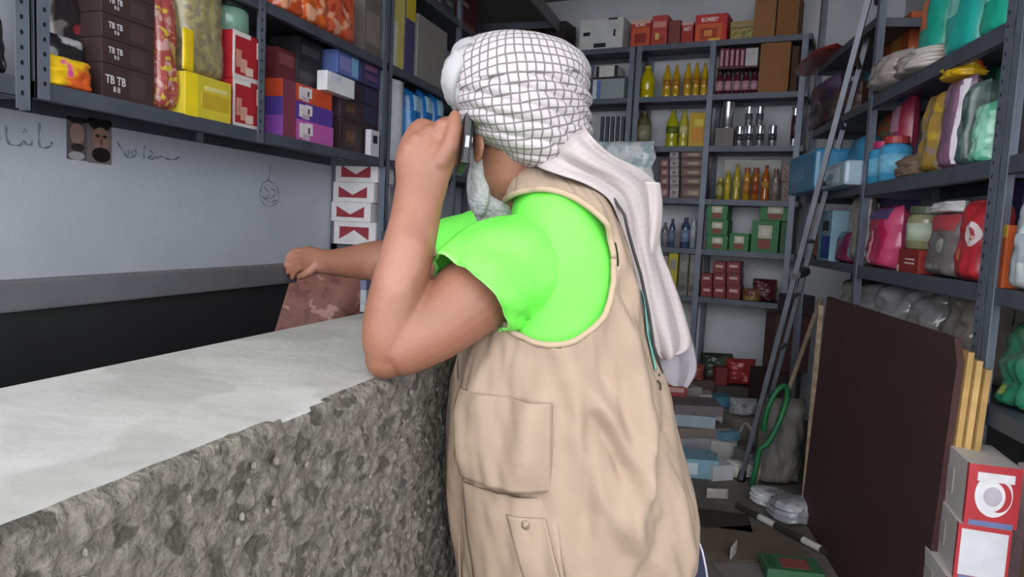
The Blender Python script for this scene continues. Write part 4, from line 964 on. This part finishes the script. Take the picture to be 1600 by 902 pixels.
# shelf 0
for i,(a,b,c) in enumerate(((1032,1043,'#8f8a80'),(1044,1059,'#b5a92c'),(1061,1076,'#6f6c68'),(1077,1090,'#77736c'))):
    put('carton','slim_carton',['grey beige slim carton behind the scarf edge','mustard yellow slim carton on the lowest shelf','dark grey slim carton beside the mustard one','grey slim carton against the post on the lowest shelf'][i],'carton',PB,Z[0],a,b,[400,392,396,398][i],d=.16,sb=.03,c=c,panels=((.1,.1,.9,.25,'#55524e'),(.15,.55,.85,.8,'#8d887c')))
rdx = [(1094,1112),(1113,1133),(1134,1156)]
for j in range(3):
    for i,(a,b) in enumerate(rdx):
        if j==2 and i==0: continue
        nm = ['nearest the post','in the middle','nearest the ladder'][i]+', '+['bottom row','second row','top row'][j]
        put('carton','tea_carton','small red carton with a white mark '+nm,'carton',PB,Z[0] if j==0 else 'rc%d%d'%(i,j-1),a,b,[446,428,409][j],d=.14,sb=.03,key='rc%d%d'%(i,j),c='#7d2028',panels=((.2,.5,.8,.72,'#c9a5a5'),(.0,.0,1,.08,'#5a161c')),group='small red cartons on the lowest shelf')
put('pouch','plastic_bag','dark red plastic bag lying on the lowest shelf behind the ladder','bag',PB,Z[0],1172,1212,437,d=.16,sb=.06,c='#54222c',c2='#6d3a40',wr=2)
put('pouch','plastic_bag','crushed yellow brown packet lying beside the dark red bag','bag',PB,Z[0],1158,1186,452,d=.08,sb=.0,c='#8a7040',c2='#6d3a34',wr=2)

# ================================================================== goods, right rack
def R_(kind, name, label, cat, z, a, b, t, **k): return put(kind, name, label, cat, PR, z, a, b, t, **k)
for i,(a,b,t,c) in enumerate(((1433,1472,-40,'#1fa892'),(1474,1528,-60,'#25b3a6'),(1530,1578,-70,'#1fb596'))):
    R_('pouch','nappy_pack',['teal nappy pack with an orange print, furthest of the three on the high shelf','big teal nappy pack in the middle of the high shelf','green teal nappy pack against the near post on the high shelf'][i],'pack',Z[3]+.01,a,b,t,d=.14,sb=.02,c=c,c2='#3cc4ae',thr=.6,pscale=6,wr=.6,seal='#bfeadd',
        patches=(('printed_panel',.15,.45,.55,.75,'#c9784f' if i==0 else '#8fdccf'),))
R_('pouch','clear_bag','clear bag of orange printed biscuits lying before the teal packs','bag',Z[3]+.01,1388,1431,82,d=.18,sb=-.04,c='#9a8478',c2='#b8735a',c3='#b5aca6',thr=.55,wr=1.6,rough=.15)
R_('pouch','clear_bag','clear rounded bag with a red rim beyond the biscuit bag','bag',Z[3]+.01,1352,1386,86,d=.18,sb=-.05,c='#9d928d',c2='#a5604a',c3='#c9c2be',thr=.6,wr=1.4,rough=.15)
R_('carton','orange_box','orange box behind the clear bags on the high shelf','box',Z[3]+.01,1384,1422,34,d=.1,sb=.19,c='#b5562a',panels=((.3,.3,.7,.8,'#c98a3a'),))
R_('pouch','black_bag','grey black bag drooping over the shelf by the ladder','bag',Z[2],1352,1372,176,d=.1,sb=.17,c='#4a474c',c2='#6d6a70',wr=1.5)
# middle shelf
for i,(a,b,t) in enumerate(((1349,1366,222),(1367,1384,214))):
    R_('bottle','shampoo_bottle',['blue bottle with a pink cap, nearest the ladder','blue bottle with a red cap beside the first blue bottle'][i],'bottle',Z[2],a,b,t,sb=.01,style='slim',c='#4a9fcf',cap=['#c23a6d','#b03a3a'][i],lab='#7cc0e0',key='sh%d'%i)
R_('pouch','wipes_pack','pink and blue pack standing behind the blue bottles','pack',Z[2],1388,1412,138,d=.09,sb=.10,c='#b03a55',c2='#5f7fb5',pscale=7,wr=.6,patches=(('printed_panel',.2,.55,.8,.8,'#d8a0b0'),))
R_('pouch','wipes_pack','orange and green pack behind the blue bottles next to the post','pack',Z[2],1366,1386,178,d=.06,sb=.12,c='#b5502f',c2='#2a7a55',pscale=9)
R_('pouch','brown_bag','crumpled brown paper bag beside the blue bottles','bag',Z[2],1390,1432,240,d=.14,sb=.0,c='#7d6656',c2='#94775f',rough=.7,wr=2)
R_('pouch','pasta_bag','clear bag of yellow pasta in the middle of the right rack','bag',Z[2],1436,1466,142,d=.12,sb=.0,c='#9f7f3a',c2='#c2a236',c3='#8d7a70',thr=.55,pscale=14,rough=.15,wr=1.2)
R_('pouch','detergent_bag','mauve bag with a white edge beside the yellow pasta','bag',Z[2],1467,1496,122,d=.11,sb=.0,c='#8d6580',c2='#7a5f72',patches=(('printed_panel',.86,.05,.97,.95,'#d6ccd4'),('printed_panel',.08,.1,.3,.7,'#b59a3a')),key='mv')
R_('pouch','yellow_packet','bright yellow packet lying on top of the mauve bag','packet','mv',1462,1494,100,d=.10,sb=.0,c='#d8ac1c',c2='#c9402f',thr=.62,wr=2,rough=.15)
R_('pouch','dark_bag','dark grey green bag between the mauve bag and the mint packet','bag',Z[2],1498,1514,126,d=.12,sb=.02,c='#3f5550',c2='#5a6d66')
R_('pouch','mint_packet','mint green shiny packet leaning at the near end of the middle shelf','packet',Z[2],1514,1540,160,d=.07,sb=-.0,c='#5fb090',c2='#9ad6bd',pscale=12,wr=1.8,rough=.15)
R_('pouch','green_bag','dark green bag with a black knot behind the mint packet','bag',Z[2],1520,1552,100,d=.10,sb=.16,c='#2f6a50',c2='#1d2f28',wr=1.8)
# lower shelf
ZR = Z[1]
R_('pouch','brush_bag','tall clear bag with pale brushes beyond the magenta packet','bag',ZR,1322,1344,300,d=.1,sb=.05,c='#6f6a66',c2='#938c84',rough=.2)
R_('pouch','magenta_packet','magenta pack in a clear wrapper on the lower shelf','packet',ZR,1348,1386,322,d=.12,sb=.0,c='#b5214f',c2='#c94a72',pscale=6,rough=.12,patches=(('printed_panel',.1,.78,.9,.95,'#584a78'),('printed_panel',.42,.08,.5,.6,'#e2a0b8')))
R_('carton','purple_box','dark purple box behind the magenta pack','box',ZR,1374,1400,300,d=.1,sb=.15,c='#3f3560',panels=((.1,.7,.9,.9,'#5f5580'),))
R_('carton','red_box','small dark red box with white lines under the pale jar','box',ZR,1402,1436,390,d=.13,sb=.01,key='rb',c='#8f2a24',panels=((.35,.55,.8,.62,'#d8c0b8'),(.35,.38,.8,.45,'#d8c0b8'),(0,.0,.06,.3,'#c9b9b0')))
R_('jar','food_jar','pale green jar standing on the small dark red box','jar','rb',1408,1432,322,sb=.02,c='#8f8d6a',lid='#4f5a48',lab='#b9c4ae')
R_('pouch','coffee_pouch','grey pouch with a red top on the lower shelf','pouch',ZR,1441,1488,332,d=.12,sb=.0,c='#6d6566',patches=(('printed_panel',.0,.72,1,.98,'#b5444a'),('round',.55,.38,.8,.6,'#a8a89f'),('round',.62,.42,.74,.55,'#6a7a6a'),('printed_panel',.2,.12,.7,.2,'#8f8a8a')),key='cp')
R_('pouch','white_packet','small white packet lying on the grey pouch','packet','cp',1444,1486,314,d=.08,sb=.02,c='#c9c4c4',wr=2)
R_('pouch','red_pouch','bright red pouch with a white round emblem against the near post','pouch',ZR,1489,1533,310,d=.12,sb=.0,c='#b82a35',patches=(('round_white',.52,.42,.92,.72,'#e0cfcf'),('round_red',.62,.49,.82,.65,'#b5343c'),('round_gold',.3,.25,.5,.4,'#c9744a')),seal='#c94a50')
R_('carton','orange_pack','orange pack half hidden by the near post','pack',ZR-.005,1558,1573,352,d=.1,sb=.02,c='#c05a2a',panels=((0,.8,1,1,'#c9a83a'),))
R_('pouch','rice_pouch','white pouch with pale blue stripe at the frame edge','pouch',ZR-.005,1575,1640,304,d=.1,sb=.0,c='#cfd6da',c2='#e6eaec',patches=(('printed_panel',.06,.05,.16,.9,'#8fb5c4'),('printed_panel',.3,.3,.9,.6,'#b5bec6')),wr=1.2)
R_('carton','purple_box','deep purple box behind the white pouch','box',ZR-.005,1566,1600,284,d=.09,sb=.18,c='#3a2f62')
R_('pouch','white_packet','white torn packet on the shelf end beside the near post','packet',Z[2],1574,1612,252,d=.08,sb=.02,c='#cfccc8',c2='#a8a5a4',wr=2.4)
R_('can','detergent_can','grey tin at the frame edge on the middle shelf','tin',Z[2],1580,1606,150,sb=.14,c='#6d6e74',lab='#55525c')
# clear bags under the lower shelf
ZQ = EYE-.42
for i,(a,b,t,s) in enumerate(((1300,1352,436,.02),(1352,1402,440,.01),(1404,1456,444,.03),(1458,1520,446,.02))):
    R_('pouch','clear_bag',['big clear plastic bag under the magenta pack behind the brown board','big clear plastic bag second along behind the brown board','big clear plastic bag third along behind the brown board','big clear plastic bag nearest the post behind the brown board'][i],'bag',ZQ,a,b,t,d=.24,sb=s+.05,c=['#8b8887','#99969a','#8f8b8c','#837d76'][i],c2=['#aaa7aa','#b5b2b6','#a5a2a4','#9a9184'][i],thr=.52,wr=2.2,rough=.12)
R_('pouch','green_bag','green plastic bag of goods beyond the near post','bag',ZQ,1552,1618,500,d=.2,sb=.04,c='#2f7a5c',c2='#4a6a52',c3='#a5b54a',thr=.6,wr=1.6)
pq = P(1575, 662, 1.98); 
g0 = carton('support_box','brown carton under the pink bag beyond the near post','box',PR.pt(uR(1557, 600)+.36,.15,.0006),PR.rz,.44,.60,.24,'#6f5a48',rough=.8)
pouch('pink_bag','dusty pink stuffed plastic bag below the green bag','bag',PR.pt(uR(1557, 600)+.36,.14,.602),PR.rz,.46,.20,.22,c='#a88f92',c2='#bfa8aa',wr=1.6,rough=.35)
# corner by the ladder
R_('pouch','red_bag','red bag with a pale rim at the top of the corner','bag',Z[4],1232,1278,92,d=.16,sb=-.10,c='#8f2a2a',c2='#a84a44',wr=1.6)
R_('pouch','dark_bag','dark purple bag in the corner below the red bag','bag',Z[3],1258,1290,126,d=.14,sb=-.02,c='#34293f',c2='#5a4a66',c3='#3a2a2c')
R_('pouch','dark_bag','dark brown bag in the corner beside the purple bag','bag',Z[3],1292,1322,132,d=.14,sb=.0,c='#4a3634',c2='#2a3a55')
R_('pouch','teal_bag','dark teal bag with white lettering behind the ladder','bag',Z[3],1318,1342,120,d=.12,sb=.06,c='#22505a',c2='#3a7a80')
R_('carton','blue_pack','blue square soft pack at the corner end of the second shelf','pack',Z[2],1232,1274,240,d=.17,sb=-.10,c='#3f86b0',bev=.022,rough=.3,panels=((.15,.3,.6,.6,'#5f9cc0'),),key='blu')
R_('carton','tissue_pack','white and light blue pack beside the blue square pack','pack',Z[2],1280,1320,256,d=.15,sb=-.07,c='#9fb4c2',bev=.018,rough=.3,panels=((.2,.15,.8,.75,'#c9d6dc'),(.3,.3,.6,.55,'#7fa9bf')))
R_('pouch','blue_bag','blue bag on the second shelf between ladder and blue bottles','bag',Z[2],1320,1344,212,d=.12,sb=.02,c='#2f78a0',c2='#3f8ab0')
R_('carton','blue_box','light blue box with a dark blue print on the lower corner shelf','box',Z[1],1280,1300,330,d=.12,sb=.0,c='#7fa0b0',panels=((.3,.05,.95,.5,'#1f4a94'),(.3,.6,.8,.8,'#23292f')))
R_('pouch','maroon_packet','maroon and teal packet on the lower corner shelf','packet',Z[1],1302,1320,360,d=.1,sb=.02,c='#6d1f40',c2='#3f7a85',pscale=10)
R_('pouch','tan_packet','tan packet beside the light blue box','packet',Z[1],1262,1279,346,d=.08,sb=.02,c='#8f7a5a',c2='#7a4038')

# ================================================================== ladder, boards, cartons
def make_ladder():
    fA = on_z(1157, 752, 0.0); fB = on_z(1180, 712, 0.0)
    dirv = (P(1357, 0, fA.dot(FW)-.50) - fA).normalized()
    LEN = 2.85
    r = thing('ladder', 'thin grey metal ladder leaning in the corner between the two racks', 'ladder', fA)
    sepv = (fB - fA); sepv = sepv - dirv*sepv.dot(dirv); sepv = sepv.normalized()*.36; sepv.z = 0
    al = mat('#6c6f76', .5, .5, vary=.15, vscale=12)
    for off in (Vector(), sepv):
        g = G(); n = dirv.cross(sepv).normalized()*.011; s = sepv.normalized()*.021
        a, b = off + dirv*.015, off + dirv*LEN
        g.add([a-n-s, a+n-s, a+n+s, a-n+s, b-n-s, b+n-s, b+n+s, b-n+s], [(0,3,2,1),(4,5,6,7),(0,1,5,4),(1,2,6,5),(2,3,7,6),(3,0,4,7)]); obj('rail', g, al, r)
        g = G(); g.tube([off + Vector((0,0,.002)), off + dirv*.06], [.021,.019], 10); obj('rubber_foot', g, BLACK, r)
    for k in range(10):
        g = G(); q = dirv*(.16+.28*k); g.tube([q, q+sepv], .011, 8); obj('rung', g, al, r)
    g = G(); q = dirv*1.12; g.tube([q - sepv*.06, q + sepv*1.06], .026, 10); obj('joint_sleeve', g, mat('#33343a', .5), r)
make_ladder()
def board(name, label, u0, u1, sb, z1, th, m, lean=.03, notch=False):
    """sheet leaning against the right rack: foot out in the aisle, top against the posts"""
    r = thing(name, label, 'board', PR.pt((u0+u1)/2, sb-lean, 0), PR.rz)
    w = (u1-u0)/2; g = G()
    pts = [(-w,.0),(w,0),(w,z1-.06),(w-.035,z1),(-w,z1)] if notch else [(-w,0),(w,0),(w,z1),(-w,z1)]
    n = len(pts); f = [(x, lean*z/z1, z+.0005) for x,z in pts]; b = [(x, lean*z/z1+th, z+.0005) for x,z in pts]
    g.add(f+b, [tuple(range(n)), tuple(range(2*n-1,n-1,-1))] + [(i, i+n, (i+1)%n+n, (i+1)%n) for i in range(n)])
    o = obj('sheet', g, m, r)
    return r
u_f = PR.hit(1290, 470, -.09)[0]; u_n = PR.hit(1498, 524, -.09)[0]; zt_b = (PR.hit(1290, 470, -.09)[1]+PR.hit(1498, 521, -.09)[1])/2
br = board('wooden_board','large dark brown board leaning against the right rack, corner cut off',u_f,u_n,-.085,zt_b,.017,mat('#452826',.75,vary=.15,vscale=5,bump=.1),.03,True)
g = G(); w=(u_n-u_f)/2; g.box(-w-.004,-w,-.002,.02,.0,zt_b-.04); obj('torn_edge', g, mat('#8d7b68',.9,vary=.4,vscale=30), br)
for i in range(3):
    board('plywood_sheet',['yellow plywood sheet edge right behind the dark board','yellow plywood sheet in the middle behind the dark board','yellow plywood sheet closest to the near post'][i],u_f+.1,u_n+.010+.011*i,-.066+.018*i,zt_b-.03-.02*i,.015,mat(['#b5925a','#c2a066','#ad8a55'][i],.7,vary=.2,vscale=14),.03)
# white and red cartons at the near right
REDC = '#b5323a'
def tea(i, label, px, py, z0, h, w, d, rz=0., dx=0., front='white'):
    q = P(px, py, 1.78)
    r = carton('white_red_carton', label, 'carton', (q.x+dx-.036, q.y, z0), rz, w, h, d, '#cfc9c6', group='white and red cartons stacked by the near post',
        panels=((0,0,1,1,REDC),(.06,.09,.94,.92,REDC if front=='emblem' else '#d6d8de'),(.08,.0,.92,.08,'#6a7aa8')) , sides=((-1,.0,.0,.06,1,REDC),(-1,.5,.25,.8,.7,'#bdb4b0' if i else '#c4bcb8')), rough=.45)
    if front == 'emblem':
        for k,(sx, sz, rx, rz_, c) in enumerate(((.0,.52,.36,.36,'#e4e2e6'),(.10,.50,.24,.25,REDC),(-.03,.50,.25,.25,'#e4e2e6'),(-.02,.50,.18,.16,'#b9b0bc'))):
            g = G(); y = -d/2 - .0022 - .0004*k; g.add([(sx*w+rx*w*math.cos(a*math.pi/14), y, sz*h+rz_*h*math.sin(a*math.pi/14)) for a in range(28)], [tuple(range(28))]); obj('printed_emblem', g, mat(c,.5), r)
        g = G(); g.box(-.34*w, .36*w, -d/2-.0042, -d/2-.001, .74*h, .88*h); obj('printed_panel', g, mat('#e4e2e6',.5), r)
    return r
base = P(1552, 760, 1.78)
zt = EYE - (P(1552, 712, 1.78).z - EYE)*-1; zt = P(1552, 712, 1.78).z; zb1 = P(1552, 803, 1.78).z; zb2 = P(1552, 886, 1.78).z
W1 = (1590-1518)/1100*1.78*.98
tea(0,'white carton with a red front and round white emblem, top of its stack',1553,760,zb1+.001,zt-zb1-.001,W1,.21,.02,front='emblem')
tea(1,'white carton with red border and plain front, second in its stack',1553,760,zb2+.001,zb1-zb2-.0008,W1,.22,-.02,-.006)
tea(2,'white carton with red border pushed to the left, third in its stack',1553,760,zb2-.135,.1355,W1*1.05,.23,.03,-.022)
tea(3,'white carton with red border, fourth in its stack below the frame edge',1553,760,.0006,zb2-.136,W1*1.1,.24,0,-.01)
pouch('pink_bag','pale pink bag standing on the floor beside the white and red cartons','bag',(base.x+.16,base.y+.05,.0005),.1,.2,zt-.02,.16,c='#b59a9c',c2='#c9b5b5',wr=1.4)

# ================================================================== clutter on the floor
def fl(px, d, z=0.): q = P(px, 450, d); return Vector((q.x, q.y, z+.0008))
def junk(px, d, z, w, h, dp, c, label, rz=0., name='carton', cat='box', **k): return carton(name, label, cat, fl(px, d, z), YAW+rz, w, h, dp, c, rough=.75, **k)
junk(1082,4.66,0,.30,.30,.26,'#5a4a44','dark brown carton at the foot of the back rack post',.1)
junk(1160,4.66,0,.30,.27,.26,'#4c4240','grey brown carton on the floor under the red plastic bag',-.1)
junk(1222,4.42,0,.24,.42,.22,'#3a282c','dark maroon carton on the floor behind the ladder feet',.05)
junk(1236,4.44,.421,.22,.36,.2,'#4a3030','dark red brown carton stacked behind the ladder',-.05)
junk(1246,4.46,.782,.16,.12,.16,'#3d3340','dark mauve box on top of the cartons behind the ladder',.1)
def sack(px, d, z, w, h, dp, c, c2, label, rz=0., name='plastic_bag', cat='bag', tilt=0., **k):
    k.setdefault('wr', 2.0); return pouch(name, label, cat, fl(px, d, z), YAW+rz, w, h, dp, c=c, c2=c2, tilt=tilt, **k)
sack(1128,4.70,.302,.22,.16,.14,'#2c3a30','#46503f','dark green bag on top of the clutter by the wall')
sack(1084,4.60,.302,.22,.10,.16,'#7d2f31','#8d4a44','flattened red packet on the dark brown carton')
sack(1166,4.64,.272,.20,.17,.14,'#8a2a30','#a33a3a','red plastic bag on the grey brown carton')
junk(1075,4.33,0,.24,.24,.22,'#77706e','grey carton in front of the dark brown one',.2)
junk(1135,4.33,0,.26,.20,.22,'#5f6a78','slate blue carton beside the grey one',-.15)
junk(1072,4.33,.241,.22,.07,.18,'#a39d98','pale paper packet lying on the grey carton',.35,'paper_packet','packet')
junk(1140,4.33,.201,.12,.06,.12,'#4a7d96','small blue pack on the slate blue carton',.2,'blue_pack','pack')
junk(1112,4.34,.201,.09,.07,.14,'#b0aaa6','small cream pack on the slate blue carton edge',-.2,'cream_pack','pack')
stk = [('#6d7a8a',.30,.26),('#8a8a90',.28,.24),('#7a6d68',.30,.24),('#93a0aa',.26,.22),('#6f6468',.27,.22)]
z=0
for i,(c,w,dp) in enumerate(stk):
    h=.055+.012*(i%2); junk(1098+6*(i%3-1),3.95,z,w,h,dp,c,'flat pack in the pile by the ladder foot, '+['grey blue at the bottom','pale grey second','brown grey in the middle','light blue fourth','mauve grey on top'][i],.15*(i%3-1),'flat_pack','pack',group='flat packs piled by the ladder foot'); z+=h+.0012
junk(1172,4.10,0,.16,.20,.18,'#8d8078','beige carton between the pile and the ladder',.3)
sack(1176,4.10,.201,.16,.10,.12,'#4a4a52','#9a9a9e','grey crumpled bag on the beige carton')
junk(1098,3.62,0,.26,.10,.18,'#7fa5b5','light blue pack on the floor in front of the pile',-.1,'blue_pack','pack',panels=((.1,.2,.6,.8,'#c4d0d6'),))
junk(1140,3.58,0,.12,.08,.14,'#c2c4c8','white pack on the floor beside the light blue one',.3,'white_pack','pack')
sack(1236,3.56,0,.23,.44,.20,'#6a6762','#7d7870','grey woven sack slumped before the dark board',.1,'woven_sack','sack',rough=.8,tilt=.05)
sack(1200,3.66,0,.22,.14,.18,'#5d5a5c','#8d8a8e','dark grey plastic bag at the foot of the woven sack',.3)
sack(1266,3.08,0,.19,.09,.18,'#9a9aa0','#c9c9ce','shiny silver grey plastic film heaped on the floor',.4,rough=.12)
sack(1228,3.26,0,.17,.06,.16,'#8d8b90','#d0d0d4','crumpled clear film beside the broom handle',-.2,rough=.1)
junk(1118,4.08,0,.20,.15,.18,'#8a8f98','light slate carton in the gap behind the flat pack pile',.25)
junk(1122,4.08,.151,.14,.07,.12,'#b5b9be','white pack lying on the light slate carton',-.1,'white_pack','pack')
junk(1048,4.12,0,.22,.30,.2,'#6d5f5c','brown grey carton next to the vest edge at the clutter',.1)
junk(1062,4.12,.301,.16,.09,.14,'#8a3436','red box on the brown grey carton near the vest',-.2,'red_box','box',panels=((.1,.3,.9,.6,'#b5908c'),))
junk(1133,4.62,.272,.075,.12,.14,'#7a2e30','small upright red carton beside the red plastic bag at the wall',.0)
junk(1150,3.86,0,.14,.12,.14,'#a8a4a0','pale cream carton just behind the white pack on the floor',-.3)
junk(1152,3.86,.121,.12,.05,.10,'#5f8a9c','teal blue packet lying on the pale cream carton',.4,'blue_packet','packet')
sack(1180,3.62,0,.16,.08,.14,'#a59f9c','#c9c5c2','pale crumpled paper ball between the white pack and the ladder foot',.2)
# green strap looped over the sack, cable
def thin_line(name, label, cat, pts, r, m):
    o = G(); q = catmull([tuple(p) for p in pts], 8); o.tube([Vector(p) for p in q], r, 8); return tag(obj(name, o, m, None, True), label, cat)
thin_line('green_strap','green strap looped over the grey woven sack','strap',[fl(1212,3.42,.30),fl(1214,3.40,.40),fl(1226,3.40,.50),fl(1240,3.41,.53),fl(1244,3.42,.46),fl(1234,3.41,.34),fl(1220,3.41,.24),fl(1208,3.42,.20),fl(1204,3.43,.10),fl(1200,3.44,.012)],.014,mat('#1f6a3f',.5))
thin_line('grey_cable','pale grey cable coiled around the foot of the sack','cable',[fl(1165,3.9,.02),fl(1180,3.82,.22),fl(1196,3.74,.18),fl(1208,3.68,.05),fl(1224,3.64,.008),fl(1246,3.66,.008)],.008,mat('#a39f9a',.6))
def pole(name, label, a, b, r, m, cat='stick', m2=None):
    t = thing(name, label, cat, a); g = G(); v = b-a; g.tube([Vector(), v], r, 10); obj('shaft', g, m, t)
    if m2:
        for k in (.18,.5,.8): g = G(); g.tube([v*k, v*(k+.12)], r*1.04, 10); obj('white_wrap', g, m2, t)
    return t
pa = on_z(1152,790,.02); pb = on_z(1385,912,.02)
pole('broom_handle','dark broom handle with white wrapped bands lying across the floor',pa,pb,.014,mat('#35302e',.5),'broom',mat('#c9c5c2',.5))
pole('beige_stick','beige stick leaning upright against the far edge of the dark board',fl(1205,3.50,.0),fl(1284,3.62,.95),.012,mat('#8f7f6d',.8,vary=.3))
for i,(px,py,w,dp,rz,c) in enumerate(((1165,850,.40,.30,.25,'#6b5c50'),(1110,812,.34,.2,-.2,'#3a302d'),(1200,905,.34,.22,.1,'#77716c'))):
    q = on_z(px,py,.0); junk_ = carton('cardboard_sheet',['flattened brown cardboard sheet on the floor beside the vest','dark flattened cardboard sheet near the light blue pack','grey flattened cardboard sheet at the bottom of the frame'][i],'cardboard',(q.x,q.y,.0006+.0035*0),YAW+rz,w,.006,dp,c,rough=.85)
q = on_z(1225,898,.0); carton('printed_box','flat green box with a red print on the floor at the frame bottom','box',(q.x+.02,q.y-.02,.0068),YAW-.12,.20,.05,.13,'#3a6a4a',tops=((.3,.2,.8,.8,'#8f4a44'),(.05,.1,.2,.9,'#2a5a3a')))
for i,(px,py,w,h,c) in enumerate(((1120,782,.10,.02,'#a5a09a'),(1145,872,.09,.012,'#b9b4ae'),(1080,842,.08,.02,'#8d3a3a'))):
    q = on_z(px,py,.0); sk = pouch('litter_wrapper',['pale wrapper on the dark cardboard sheet','white paper scrap on the brown cardboard sheet','small red wrapper on the floor beside the trousers'][i],'wrapper',(q.x,q.y,.0072 if i<2 else .0008),YAW+i,w,.05,h,c=c,wr=2.,n=10)
